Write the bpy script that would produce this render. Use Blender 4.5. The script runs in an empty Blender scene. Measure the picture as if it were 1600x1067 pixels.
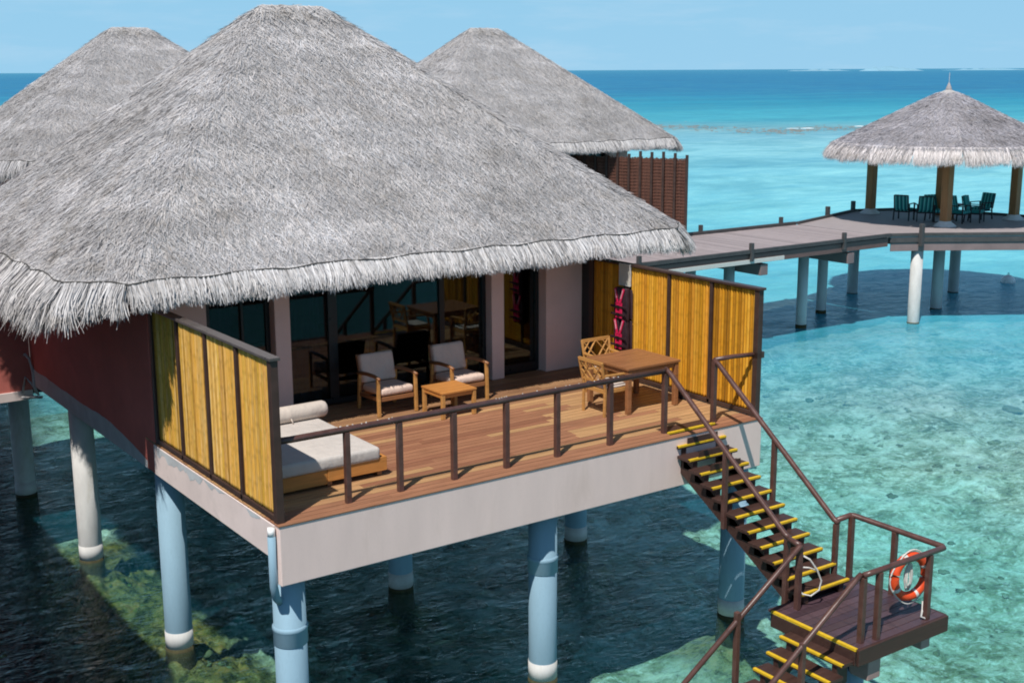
import bpy, math, random
import numpy as np
from mathutils import Vector, Matrix
random.seed(7); RNG = np.random.default_rng(11)
S = bpy.context.scene; COL = S.collection

# ------------------------------------------------------------------ camera
F_PX, PITCH, ROLL, YAW = 1970.66, math.radians(12.1083), math.radians(-.28542), math.radians(-35.076)
CAM = Vector((-5.8844, -13.2156, 5.2693))
fw = Vector((-math.sin(YAW)*math.cos(PITCH), math.cos(YAW)*math.cos(PITCH), -math.sin(PITCH)))
rt = Vector((math.cos(YAW), math.sin(YAW), 0)); up = rt.cross(fw)
r2 = math.cos(ROLL)*rt + math.sin(ROLL)*up; u2 = -math.sin(ROLL)*rt + math.cos(ROLL)*up
cd = bpy.data.cameras.new('camera'); cam = bpy.data.objects.new('camera', cd); COL.objects.link(cam)
cd.sensor_width = 36; cd.lens = F_PX/1600*36; cd.clip_start = .1; cd.clip_end = 90000
cam.matrix_world = Matrix(((r2.x, u2.x, -fw.x, CAM.x), (r2.y, u2.y, -fw.y, CAM.y), (r2.z, u2.z, -fw.z, CAM.z), (0, 0, 0, 1)))
S.camera = cam

# ------------------------------------------------------------------ light
SUN = Vector((-.52, -.35, 1.0)).normalized()
ELEV = math.asin(SUN.z); AZ = math.atan2(SUN.x, SUN.y)
w = bpy.data.worlds.new('World'); S.world = w; w.use_nodes = True
wt = w.node_tree; wt.nodes.clear()
sky = wt.nodes.new('ShaderNodeTexSky'); sky.sky_type = 'NISHITA'; sky.sun_disc = False
sky.sun_elevation = ELEV; sky.sun_rotation = AZ
sky.air_density = 1.0; sky.dust_density = .05; sky.ozone_density = 2.5
bg = wt.nodes.new('ShaderNodeBackground'); bg.inputs[1].default_value = .10
# clear tropical air: the band above the sea stays blue instead of going yellow
gm = wt.nodes.new('ShaderNodeNewGeometry'); sx = wt.nodes.new('ShaderNodeSeparateXYZ'); wt.links.new(gm.outputs['Incoming'], sx.inputs[0])
ev = wt.nodes.new('ShaderNodeMath'); ev.operation = 'MULTIPLY'; ev.inputs[1].default_value = -1; wt.links.new(sx.outputs[2], ev.inputs[0])
rp = wt.nodes.new('ShaderNodeValToRGB'); wt.links.new(ev.outputs[0], rp.inputs[0])
el = rp.color_ramp.elements; el[0].position = 0; el[0].color = (.305, .575, .785, 1); el[1].position = .06; el[1].color = (.285, .560, .775, 1)
e3 = el.new(.3); e3.color = (.20, .46, .78, 1)
sc10 = wt.nodes.new('ShaderNodeMix'); sc10.data_type = 'RGBA'; sc10.blend_type = 'MULTIPLY'; sc10.inputs[0].default_value = 1; sc10.inputs[7].default_value = (10, 10, 10, 1); wt.links.new(rp.outputs[0], sc10.inputs[6])
# a few faint wisps of high cloud
tcw = wt.nodes.new('ShaderNodeTexCoord'); mpw = wt.nodes.new('ShaderNodeMapping'); mpw.inputs['Scale'].default_value = (2.2, 2.2, 14); wt.links.new(tcw.outputs['Generated'], mpw.inputs[0])
nzw = wt.nodes.new('ShaderNodeTexNoise'); nzw.inputs['Scale'].default_value = 3.2; nzw.inputs['Detail'].default_value = 7; nzw.inputs['Roughness'].default_value = .62; wt.links.new(mpw.outputs[0], nzw.inputs['Vector'])
clr = wt.nodes.new('ShaderNodeMapRange'); clr.inputs[1].default_value = .50; clr.inputs[2].default_value = .74; clr.inputs[4].default_value = .22; wt.links.new(nzw.outputs[0], clr.inputs[0])
clm = wt.nodes.new('ShaderNodeMix'); clm.data_type = 'RGBA'; clm.inputs[7].default_value = (6.2, 7.4, 8.6, 1); wt.links.new(clr.outputs[0], clm.inputs[0]); wt.links.new(sc10.outputs[2], clm.inputs[6])
mr = wt.nodes.new('ShaderNodeMapRange'); mr.inputs[1].default_value = .15; mr.inputs[2].default_value = .6; wt.links.new(ev.outputs[0], mr.inputs[0])
mxs = wt.nodes.new('ShaderNodeMix'); mxs.data_type = 'RGBA'; wt.links.new(mr.outputs[0], mxs.inputs[0]); wt.links.new(clm.outputs[2], mxs.inputs[6]); skm = wt.nodes.new('ShaderNodeMix'); skm.data_type = 'RGBA'; skm.blend_type = 'MULTIPLY'; skm.inputs[0].default_value = 1; skm.inputs[7].default_value = (.84, .76, .68, 1)
wt.links.new(sky.outputs[0], skm.inputs[6]); wt.links.new(skm.outputs[2], mxs.inputs[7])
wo = wt.nodes.new('ShaderNodeOutputWorld')
wt.links.new(mxs.outputs[2], bg.inputs[0]); wt.links.new(bg.outputs[0], wo.inputs[0])
sl = bpy.data.lights.new('sun', 'SUN'); sl.energy = 4.4; sl.angle = math.radians(.53); sl.color = (1, .955, .89)
so = bpy.data.objects.new('sun', sl); COL.objects.link(so); so.location = (-20, -10, 40)
so.rotation_euler = SUN.to_track_quat('Z', 'Y').to_euler()
S.view_settings.view_transform = 'Standard'; S.view_settings.look = 'None'
S.view_settings.exposure = .12; S.view_settings.gamma = 1
S.render.engine = 'CYCLES'
S.cycles.max_bounces = 8; S.cycles.transparent_max_bounces = 24; S.cycles.filter_width = 1.9
S.cycles.caustics_reflective = False; S.cycles.caustics_refractive = False
S.cycles.sample_clamp_indirect = 6

# ------------------------------------------------------------------ node helpers
class NT:
    def __init__(s, m): s.t = m.node_tree; s.n = s.t.nodes; s.l = s.t.links
    def new(s, kind, **kw):
        n = s.n.new(kind)
        for k, v in kw.items(): setattr(n, k, v)
        return n
    def put(s, sock, v):
        if hasattr(v, 'is_output'): s.l.new(v, sock)
        elif isinstance(v, (tuple, list)) and len(v) == 3 and sock.type == 'RGBA': sock.default_value = (*v, 1)
        else: sock.default_value = v
    def coord(s, scale=(1, 1, 1), kind='Object'):
        c = s.new('ShaderNodeTexCoord'); m = s.new('ShaderNodeMapping'); m.inputs['Scale'].default_value = scale
        s.l.new(c.outputs[kind], m.inputs[0]); return m.outputs[0]
    def pos(s): return s.new('ShaderNodeNewGeometry').outputs['Position']
    def noise(s, vec, scale, detail=4, rough=.55, dist=0):
        n = s.new('ShaderNodeTexNoise'); s.put(n.inputs['Vector'], vec); n.inputs['Scale'].default_value = scale
        n.inputs['Detail'].default_value = detail; n.inputs['Roughness'].default_value = rough; n.inputs['Distortion'].default_value = dist
        return n.outputs[0]
    def voronoi(s, vec, scale, feature='F1'):
        n = s.new('ShaderNodeTexVoronoi', feature=feature); s.put(n.inputs['Vector'], vec); n.inputs['Scale'].default_value = scale
        return n.outputs[0]
    def ramp(s, fac, stops):
        n = s.new('ShaderNodeValToRGB'); s.put(n.inputs[0], fac); e = n.color_ramp.elements
        while len(e) < len(stops): e.new(.5)
        for q, (p, c) in zip(e, stops): q.position = p; q.color = (*c, 1) if len(c) == 3 else c
        return n.outputs[0]
    def mix(s, a, b, f, mode='MIX'):
        n = s.new('ShaderNodeMix', data_type='RGBA', blend_type=mode)
        s.put(n.inputs[0], f); s.put(n.inputs[6], a); s.put(n.inputs[7], b); return n.outputs[2]
    def math(s, op, a, b=0., clamp=False):
        n = s.new('ShaderNodeMath', operation=op, use_clamp=clamp); s.put(n.inputs[0], a); s.put(n.inputs[1], b); return n.outputs[0]
    def rng(s, v, a, b, c=0., d=1.):
        n = s.new('ShaderNodeMapRange'); s.put(n.inputs[0], v)
        for i, x in enumerate((a, b, c, d)): n.inputs[1+i].default_value = x
        return n.outputs[0]
    def attr(s, name): return s.new('ShaderNodeAttribute', attribute_name=name)
    def bump(s, h, strength, dist=.02):
        n = s.new('ShaderNodeBump'); n.inputs['Strength'].default_value = strength; n.inputs['Distance'].default_value = dist
        s.put(n.inputs['Height'], h); return n.outputs[0]

def blank(name):
    m = bpy.data.materials.new(name); m.use_nodes = True; n = NT(m); n.n.clear()
    o = n.new('ShaderNodeOutputMaterial'); return m, n, o
def bsdf(n, o, col, rough=.6, normal=None, spec=.4, metal=0.):
    b = n.new('ShaderNodeBsdfPrincipled'); n.put(b.inputs['Base Color'], col); n.put(b.inputs['Roughness'], rough)
    b.inputs['Specular IOR Level'].default_value = spec; b.inputs['Metallic'].default_value = metal
    if normal is not None: n.put(b.inputs['Normal'], normal)
    n.l.new(b.outputs[0], o.inputs[0]); return b
def simple(name, col, rough=.6, var=.18, scale=6., stretch=(1, 1, 1), bumpk=.15, spec=.4, dirt=None, metal=0., fine=60.):
    m, n, o = blank(name)
    v = n.coord(stretch); a = n.noise(v, scale, 6, .6); f = n.noise(v, fine, 3, .6)
    dark = tuple(c*(1-var) for c in col); light = tuple(min(1, c*(1+var)) for c in col)
    c = n.ramp(a, [(.3, dark), (.7, light)])
    c = n.mix(c, tuple(x*.8 for x in col), n.rng(f, .55, .8, 0, .5))
    if dirt: c = n.mix(c, dirt, n.rng(n.noise(v, scale*.5, 7, .7, .4), .56, .72, 0, .75))
    bsdf(n, o, c, n.rng(a, .3, .7, max(0.02, rough-.1), min(1, rough+.1)), n.bump(f, bumpk,   .01 if fine > 20 else .025), spec, metal)
    return m
def wood(name, col, rough=.5, axis=0, var=.35, tint=False, spec=.35):
    m, n, o = blank(name)
    st = [9, 9, 9]; st[axis] = .7
    v = n.coord(tuple(st)); a = n.noise(v, 2.5, 6, .62, .6); f = n.noise(v, 14, 3, .6)
    c = n.ramp(a, [(.28, tuple(x*(1-var) for x in col)), (.5, col), (.75, tuple(min(1, x*(1+var*.7)) for x in col))])
    c = n.mix(c, tuple(x*.55 for x in col), n.rng(f, .58, .75, 0, .5))
    if tint: c = n.mix(c, n.attr('tint').outputs['Color'], 1., 'MULTIPLY')
    bsdf(n, o, c, n.rng(a, .3, .7, rough-.08, rough+.1), n.bump(f, .2, .006), spec); return m

M = {}
def thatch_mat(name, base):
    m, n, o = blank(name)
    t = n.attr('tint').outputs['Color']
    big = n.noise(n.coord(), .55, 4, .6)
    c = n.mix(t, base, 1., 'MULTIPLY')
    c = n.mix(c, (.78, .76, .73), n.rng(big, .35, .65, 0, .6), 'MULTIPLY')
    c = n.mix(c, (.70, .66, .60), n.rng(n.noise(n.coord((1, 1, 2.2)), 1.7, 5, .65), .54, .72, 0, .6), 'MULTIPLY')
    b = bsdf(n, o, c, .85, None, .15); return m
M['straw'] = thatch_mat('weathered_straw', (.64, .62, .63))
M['straw_fringe'] = thatch_mat('pale_straw', (.665, .645, .65))
M['straw_brown'] = thatch_mat('brownish_straw', (.55, .53, .575))
M['straw_brown_fringe'] = thatch_mat('pale_brown_straw', (.80, .745, .745))
M['thatch_base'] = simple('thatch_bed', (.42, .40, .39), .95, .4, 30, (1, 1, 1), .6, .05)
M['cord'] = simple('dark_cord', (.085, .08, .075), .9)
M['plaster'] = simple('pink_grey_plaster', (.82, .635, .575), .85, .06, 1.5, (1.6, 1.6, .35), .12, .2, (.72, .55, .485))
M['plaster_side'] = simple('pale_plaster_stained', (.78, .65, .61), .85, .08, 2., (1, 1, 1), .12, .2, (.58, .50, .46))
M['column'] = simple('grey_pink_paint', (.80, .575, .51), .8, .05, 2, (1, 1, 1), .1, .2)
M['red'] = simple('oxblood_plaster', (.56, .165, .135), .85, .14, 1.2, (1, 1, 1), .2, .2, (.48, .145, .12))
M['bare'] = simple('bare_grey_render', (.52, .54, .55), .9, .14, 2.5, (1, 1, 1), .2, .2, (.34, .35, .35))
M['frame'] = simple('dark_brown_frame', (.060, .034, .027), .45, .2, 5, (1, 1, 1), .1)
M['cap'] = simple('weathered_cap_rail', (.10, .085, .08), .35, .25, 6, (1, 1, 1), .1, .5)
M['rail'] = simple('maroon_brown_rail', (.098, .045, .036), .38, .25, 7, (1, 1, 1), .12, .5, (.14, .085, .07))
M['stairwood'] = wood('dark_stair_timber', (.058, .029, .023), .5, 0, .4)
M['landing'] = wood('purple_brown_decking', (.070, .040, .042), .42, 1, .4, True, .5)
M['yellow'] = simple('yellow_grip_strip', (.66, .42, .020), .6, .16, 14, (1, 1, 1), .3, .3, (.42, .25, .02))
M['deck'] = wood('deck_boards', (.60, .60, .60), .5, 0, .28, True)
M['black'] = simple('black_window_frame', (.014, .016, .018), .35, .2)
M['bluepile'] = simple('pale_blue_pile_paint', (.25, .385, .475), .7, .10, 2.2, (1, 1, .25), .1, .25, (.19, .30, .36))
M['whitepile'] = simple('white_pile_paint', (.57, .56, .54), .7, .14, 4, (1, 1, .4), .1, .3, (.42, .38, .28))
M['algae'] = simple('algae_ring', (.055, .05, .022), .9, .4, 14, (1, 1, 1), .5)
M['greypile'] = simple('grey_concrete_pile', (.52, .53, .53), .8, .14, 2.2, (1, 1, .3), .2, .2, (.34, .34, .31))
M['teak'] = wood('golden_teak', (.50, .25, .075), .45, 0, .28)
M['teak_dark'] = wood('brown_teak', (.29, .125, .052), .4, 0, .3)
M['orange_teak'] = wood('orange_teak', (.52, .215, .055), .45, 0, .25)
M['cushion'] = simple('grey_beige_cushion', (.68, .51, .42), .95, .06, 5, (1, 1, .6), .9, .1, None, 0., 7.)
M['white_cushion'] = simple('cream_cushion', (.60, .515, .445), .95, .05, 5, (1, 1, .6), .9, .1, None, 0., 7.)
M['mattress'] = simple('pale_mattress_fabric', (.545, .495, .455), .95, .05, 4, (1, 1, .6), .9, .1, None, 0., 7.)
M['board'] = simple('notice_sheet', (.60, .58, .50), .6, .08, 12)
M['pink'] = simple('magenta_nylon', (.62, .015, .085), .5, .2, 12, (1, 1, 1), .25)
M['jacket'] = simple('black_nylon', (.03, .012, .018), .6, .3, 14, (1, 1, 1), .3)
M['strap'] = simple('pale_pink_strap', (.75, .35, .42), .6)
M['buckle'] = simple('black_plastic', (.012, .012, .012), .3)
M['lifering'] = simple('orange_lifebuoy', (.72, .075, .018), .45, .12, 6, (1, 1, 1), .1, .4, (.60, .10, .04))
M['white'] = simple('white_plastic', (.86, .85, .83), .5, .06, 8)
M['rope'] = simple('pale_rope', (.62, .60, .56), .9, .15, 40, (1, 1, 1), .5)
M['lattice'] = wood('red_brown_slats', (.145, .062, .042), .65, 2, .4)
M['gazebo_post'] = wood('brown_gazebo_post', (.36, .185, .075), .6, 2, .3)
M['greydeck'] = wood('pinkish_walkway_boards', (.33, .285, .285), .7, 0, .2, True)
M['kerb'] = simple('charcoal_kerb', (.065, .06, .06), .6, .25, 5)
M['fascia_brown'] = wood('brown_fascia', (.16, .095, .085), .6, 0, .3)
M['fascia_pink'] = simple('mauve_brown_fascia', (.23, .165, .16), .8, .15, 2)
M['teal'] = None
M['curtain'] = simple('sheer_grey_curtain', (.42, .46, .50), .95)
M['finial'] = simple('dull_grey_finial', (.36, .33, .33), .7)
M['underside'] = simple('shade_darkened_concrete', (.10, .10, .098), .9, .3, 2.)  # slab colour darkened to deepen the shade under the house
M['interior'] = simple('interior_wall', (.30, .25, .20), .8)
M['floor'] = wood('interior_floor', (.16, .085, .045), .4)
M['linen'] = simple('bed_linen', (.62, .60, .57), .9)
M['rooffoot'] = simple('white_footing', (.66, .64, .62), .8, .1, 6)
M['pinkbracket'] = simple('pinkish_bracket', (.36, .24, .22), .8, .15, 5)
M['skirt'] = simple('dark_rubber', (.025, .025, .027), .7)

def bamboo_mat(name, base, pale):
    m, n, o = blank(name)
    t = n.attr('tint').outputs['Color']; v = n.coord((24, 24, 1.6)); a = n.noise(v, 2.2, 6, .65, .4)
    c = n.ramp(a, [(.25, tuple(x*.78 for x in base)), (.5, base), (.82, pale)])
    c = n.mix(c, t, 1., 'MULTIPLY')
    s = n.noise(n.coord((22, 22, 3)), 3, 4, .6)
    c = n.mix(c, (.10, .06, .02), n.rng(s, .62, .74, 0, .4))
    bsdf(n, o, c, .62, n.bump(a, .2, .01), .2); return m
M['bamboo_old'] = bamboo_mat('weathered_bamboo', (.72, .395, .075), (.80, .56, .23))
M['bamboo'] = bamboo_mat('golden_bamboo', (.68, .31, .022), (.72, .40, .06))
def striped(name):
    m, n, o = blank(name)
    v = n.coord(); sx = n.new('ShaderNodeSeparateXYZ'); n.put(sx.inputs[0], v)
    k = n.math('FRACT', n.math('MULTIPLY', sx.outputs[0], 7.))
    c = n.ramp(k, [(0, (.02, .16, .16)), (.34, (.03, .34, .31)), (.36, (.16, .60, .54)), (.62, (.16, .60, .54)), (.64, (.01, .07, .13)), (.9, (.02, .16, .16))])
    bsdf(n, o, c, .9, None, .1); return m
M['teal'] = striped('teal_striped_cushion')
def glass(name, tint, refl=1.0):
    m, n, o = blank(name)
    tr = n.new('ShaderNodeBsdfTransparent'); tr.inputs[0].default_value = (*tint, 1)
    gl = n.new('ShaderNodeBsdfGlossy'); gl.inputs['Roughness'].default_value = .025; gl.inputs[0].default_value = (.92, .97, 1, 1)
    fr = n.new('ShaderNodeFresnel'); fr.inputs[0].default_value = 1.9
    mx = n.new('ShaderNodeMixShader'); n.put(mx.inputs[0], n.math('MULTIPLY', fr.outputs[0], refl, True))
    n.l.new(tr.outputs[0], mx.inputs[1]); n.l.new(gl.outputs[0], mx.inputs[2]); n.l.new(mx.outputs[0], o.inputs[0]); return m
M['glass'] = glass('tinted_glass', (.26, .34, .36), .42)

# ------------------------------------------------------------------ mesh helpers
class MB:
    def __init__(s): s.v = []; s.f = []; s.c = []
    def add(s, vs, fs, tint=None):
        b = len(s.v); s.v += [tuple(x) for x in vs]; s.f += [tuple(b+i for i in f) for f in fs]
        s.c += [tint or (1, 1, 1)]*len(vs); return s
    def box(s, x0, x1, y0, y1, z0, z1, tint=None):
        return s.add([(x0, y0, z0), (x1, y0, z0), (x1, y1, z0), (x0, y1, z0), (x0, y0, z1), (x1, y0, z1), (x1, y1, z1), (x0, y1, z1)],
                     [(0, 3, 2, 1), (4, 5, 6, 7), (0, 1, 5, 4), (1, 2, 6, 5), (2, 3, 7, 6), (3, 0, 4, 7)], tint)
    def bar(s, p, q, wd, h, tint=None, upv=(0, 0, 1)):
        p, q = Vector(p), Vector(q); d = (q-p).normalized(); u = Vector(upv)
        if abs(d.dot(u)) > .98: u = Vector((0, 1, 0))
        sd = d.cross(u).normalized(); u = sd.cross(d)
        vs = [c + sd*a*wd/2 + u*b*h/2 for c in (p, q) for a, b in ((-1, -1), (1, -1), (1, 1), (-1, 1))]
        return s.add(vs, [(3, 2, 1, 0), (4, 5, 6, 7), (0, 1, 5, 4), (1, 2, 6, 5), (2, 3, 7, 6), (3, 0, 4, 7)], tint)
    def tube(s, pts, r, n=10, tint=None, closed=False, caps=True):
        pts = [Vector(p) for p in pts]; N = len(pts); vs = []; fs = []
        rr = r if isinstance(r, (list, tuple)) else [r]*N
        ref = None
        for i, p in enumerate(pts):
            a = pts[(i-1) % N] if (i or closed) else p; b = pts[(i+1) % N] if (i < N-1 or closed) else p
            d = (b-a).normalized()
            if ref is None or abs(ref.dot(d)) > .97: ref = Vector((0, 0, 1)) if abs(d.z) < .9 else Vector((1, 0, 0))
            sd = d.cross(ref).normalized(); u = sd.cross(d)
            for k in range(n):
                t = 2*math.pi*k/n; vs.append(p + (sd*math.cos(t)+u*math.sin(t))*rr[i])
        for i in range(N if closed else N-1):
            j = (i+1) % N
            for k in range(n): fs.append((i*n+k, i*n+(k+1) % n, j*n+(k+1) % n, j*n+k))
        if caps and not closed: fs += [tuple(range(n))[::-1], tuple((N-1)*n+k for k in range(n))]
        return s.add(vs, fs, tint)
    def lathe(s, c, prof, n=28, tint=None):
        vs = []; fs = []
        for r, z in prof:
            for k in range(n):
                t = 2*math.pi*k/n; vs.append((c[0]+r*math.cos(t), c[1]+r*math.sin(t), c[2]+z))
        for i in range(len(prof)-1):
            for k in range(n): fs.append((i*n+k, i*n+(k+1) % n, (i+1)*n+(k+1) % n, (i+1)*n+k))
        fs += [tuple(range(n))[::-1], tuple((len(prof)-1)*n+k for k in range(n))]
        return s.add(vs, fs, tint)
    def prism(s, poly, z0, z1, tint=None):
        n = len(poly)
        vs = [(x, y, z0) for x, y in poly] + [(x, y, z1) for x, y in poly]
        return s.add(vs, [tuple(range(n))[::-1], tuple(range(n, 2*n))] + [(i, (i+1) % n, n+(i+1) % n, n+i) for i in range(n)], tint)
    def build(s, name, mat, parent=None, bevel=0., smooth=False, seg=2):
        me = bpy.data.meshes.new(name); me.from_pydata(s.v, [], s.f); me.update()
        at = me.color_attributes.new('tint', 'FLOAT_COLOR', 'POINT')
        at.data.foreach_set('color', np.array([(*c, 1.) for c in s.c], dtype=np.float32).ravel())
        me.materials.append(mat)
        if smooth: me.polygons.foreach_set('use_smooth', [True]*len(me.polygons))
        o = bpy.data.objects.new(name, me); COL.objects.link(o)
        if parent is not None: o.parent = parent
        if bevel:
            b = o.modifiers.new('bevel', 'BEVEL'); b.width = bevel; b.segments = seg; b.limit_method = 'ANGLE'; b.angle_limit = .6
            if seg > 2: me.polygons.foreach_set('use_smooth', [True]*len(me.polygons))
        return o
def tube_smooth(o):
    return o
def tag(o, label=None, cat=None, group=None, kind=None):
    if label: o['label'] = label
    if cat: o['category'] = cat
    if group: o['group'] = group
    if kind: o['kind'] = kind
    return o
def thing(name, label, cat, loc=(0, 0, 0), rotz=0., group=None):
    o = bpy.data.objects.new(name, None); COL.objects.link(o); o.location = loc; o.rotation_euler = (0, 0, rotz)
    o.empty_display_size = .2
    return tag(o, label, cat, group)
def copy_tree(o, parent=None):
    c = o.copy(); COL.objects.link(c)
    if parent is not None: c.parent = parent
    for ch in list(o.children): copy_tree(ch, c)
    return c

# numpy value noise
def _hash(ix, iy, seed):
    h = (ix.astype(np.int64)*374761393 + iy.astype(np.int64)*668265263 + seed*974634777) & 0x7fffffff
    h = ((h ^ (h >> 13))*1274126177) & 0x7fffffff
    return ((h ^ (h >> 16)) & 0xffff)/65535.
def vnoise(x, y, seed=0):
    ix = np.floor(x); iy = np.floor(y); fx = x-ix; fy = y-iy
    fx = fx*fx*(3-2*fx); fy = fy*fy*(3-2*fy)
    a = _hash(ix, iy, seed); b = _hash(ix+1, iy, seed); c = _hash(ix, iy+1, seed); d = _hash(ix+1, iy+1, seed)
    return (a*(1-fx)+b*fx)*(1-fy) + (c*(1-fx)+d*fx)*fy
def fbm(x, y, seed=0, o=4):
    t = 0*x; a = .5
    for i in range(o): t = t + a*vnoise(x, y, seed+i); x = x*2.03+7.1; y = y*2.03+3.7; a *= .5
    return t
def np_mesh(name, V, F, mat, parent=None, tint=None, smooth=False, extra=None):
    me = bpy.data.meshes.new(name); k = F.shape[1]
    me.vertices.add(len(V)); me.vertices.foreach_set('co', V.astype(np.float32).ravel())
    me.loops.add(F.size); me.loops.foreach_set('vertex_index', F.astype(np.int32).ravel())
    me.polygons.add(len(F)); me.polygons.foreach_set('loop_start', np.arange(0, F.size, k, dtype=np.int32))
    me.polygons.foreach_set('loop_total', np.full(len(F), k, dtype=np.int32))
    if smooth: me.polygons.foreach_set('use_smooth', np.ones(len(F), dtype=bool))
    me.update(calc_edges=True)
    if tint is not None:
        at = me.color_attributes.new('tint', 'FLOAT_COLOR', 'POINT')
        at.data.foreach_set('color', np.concatenate([tint, np.ones((len(tint), 1))], 1).astype(np.float32).ravel())
    for kk, arr in (extra or {}).items():
        at = me.attributes.new(kk, 'FLOAT', 'POINT'); at.data.foreach_set('value', arr.astype(np.float32))
    me.materials.append(mat)
    o = bpy.data.objects.new(name, me); COL.objects.link(o)
    if parent is not None: o.parent = parent
    return o

# ------------------------------------------------------------------ sea and sea bed
WZ = -3.4
PILES = [(.27, .41), (4.2, .41), (8.0, .41), (.27, 4.5), (4.2, 4.5), (8.0, 4.5), (.27, 8.9), (4.2, 8.9), (8.0, 8.9), (.27, 13.35), (4.2, 13.35), (8.0, 13.35), (.27, 17.2), (4.2, 17.2), (8.0, 17.2)]
def bed_z(x, y):
    z = -4.25 + .55*(fbm(x*.23, y*.23, 3, 5)-.5) + .42*(np.maximum(0, fbm(x*.9, y*.9, 9, 4)-.42)) + .16*(fbm(x*2.7, y*2.7, 21, 3)-.45)
    z = z - .55*np.clip((-x-.3)/2.2, 0, 1)*np.clip((14-y)/3, 0, 1)                         # deeper to the left of the villa
    z = z + .42*np.clip((x-15)/9, 0, 1)
    strip = np.exp(-((x-.55)/1.0)**2)*np.clip((12-y)/2, 0, 1)
    z = z + strip*.42*(.3+1.2*fbm(x*.7, y*.7, 31, 4))
    for px, py in PILES[:9]:
        d2 = (x-px)**2+(y-py)**2
        z = z + .52*np.exp(-d2/.45)*(.55+.9*fbm(x*2.1, y*2.1, 41, 3))
    return np.minimum(z, WZ-.03)
def seabed_mat():
    m, n, o = blank('reef_seabed'); v = n.pos()
    wv = n.new('ShaderNodeTexNoise'); n.put(wv.inputs['Vector'], v); wv.inputs['Scale'].default_value = 3.2; wv.inputs['Detail'].default_value = 3
    warp = n.new('ShaderNodeVectorMath', operation='MULTIPLY_ADD'); n.put(warp.inputs[0], wv.outputs[1]); warp.inputs[1].default_value = (.22, .22, .22); n.put(warp.inputs[2], v)
    v2 = warp.outputs[0]
    a = n.noise(v2, .28, 5, .6); b = n.noise(v2, 1.0, 8, .74, .4); c = n.noise(v2, 5.2, 8, .80, .4); vr = n.voronoi(v2, 2.6)
    col = n.ramp(b, [(.32, (.15, .17, .10)), (.44, (.34, .35, .23)), (.52, (.58, .57, .45)), (.62, (.88, .86, .77))])
    col = n.mix(col, (.30, .33, .19), n.rng(a, .52, .66, 0, .5))
    col = n.mix(col, (.97, .95, .88), n.rng(c, .51, .62, 0, .9))
    col = n.mix(col, (.05, .06, .04), n.rng(c, .46, .36, 0, .85))
    col = n.mix(col, (.10, .11, .07), n.rng(n.noise(v2, .75, 3, .5), .64, .74, 0, .5))
    # coral garden colours: a band of living coral along the villa's left row of piles
    at = n.attr('coral').outputs['Fac']
    g = n.ramp(n.noise(v2, 2.6, 9, .80, .3), [(.30, (.02, .03, .012)), (.42, (.065, .075, .028)), (.50, (.16, .15, .05)), (.58, (.28, .215, .065)), (.66, (.36, .19, .075)), (.74, (.36, .36, .24))])
    g = n.mix(g, (.015, .022, .010), n.rng(c, .5, .40, 0, .9))
    g = n.mix(g, (.48, .46, .28), n.rng(n.noise(v2, 11, 6, .8), .55, .70, 0, .65))
    col = n.mix(col, g, at)
    dk = n.attr('bed_shade').outputs['Fac']
    col = n.mix(col, n.ramp(c, [(.35, (.005, .007, .007)), (.6, (.016, .022, .020)), (.75, (.06, .07, .055))]), dk)  # bed colour goes dark where villa shade is painted in
    bsdf(n, o, col, .95, n.bump(n.math('ADD', b, n.math('MULTIPLY', c, .6)), .5, .10), .05); return m
def make_bed():
    def patch(x0, x1, y0, y1, st):
        xs = np.arange(x0, x1+1e-6, st); ys = np.arange(y0, y1+1e-6, st); X, Y = np.meshgrid(xs, ys); return X, Y, len(xs), len(ys)
    X, Y, nx, ny = patch(-22, 62, -16, 66, .2)
    Z = bed_z(X, Y)
    coral = np.clip(np.exp(-((X-.55)/1.35)**2)*1.7*np.clip((13-Y)/3, 0, 1)*np.clip((3.2-X)/1.2, 0, 1) - .1, 0, 1)
    for px, py in PILES[:9]: coral = np.maximum(coral, np.clip(1.3*np.exp(-((X-px)**2+(Y-py)**2)/1.1), 0, 1)*.85)
    shade_mask = np.clip((.2+.28*np.maximum(0, Y-10)-X)/1.3 + 1.2*(fbm(X*.5, Y*.5, 77, 3)-.5), 0, 1)*np.clip((40-Y)/10, 0, 1)  # left side darkened to carry the villas' shade on the bed
    shade_mask = np.maximum(shade_mask, .85*np.clip((X-1.2)/1.2, 0, 1)*np.clip((5.5-X)/2.5+.8*(fbm(X*.6, Y*.6, 78, 3)-.5), 0, 1)*np.clip((6-Y)/3, 0, 1))  # also darkened under the house, standing in for its shade
    V = np.stack([X, Y, Z], -1).reshape(-1, 3)
    i = (np.arange(ny-1)[:, None]*nx + np.arange(nx-1)[None]).ravel()
    F = np.stack([i, i+1, i+nx+1, i+nx], 1)
    o = np_mesh('seabed', V, F, seabed_mat(), None, None, True, {'coral': coral.ravel(), 'bed_shade': shade_mask.ravel()})
    tag(o, kind='structure')
make_bed()
tag(MB().add([(-1500, -1500, -5.9), (1500, -1500, -5.9), (1500, 1500, -5.9), (-1500, 1500, -5.9)], [(0, 1, 2, 3)]).build('deep_seabed', simple('deep_sand', (.16, .18, .14), .95, .3, .15)), kind='structure')
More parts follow.
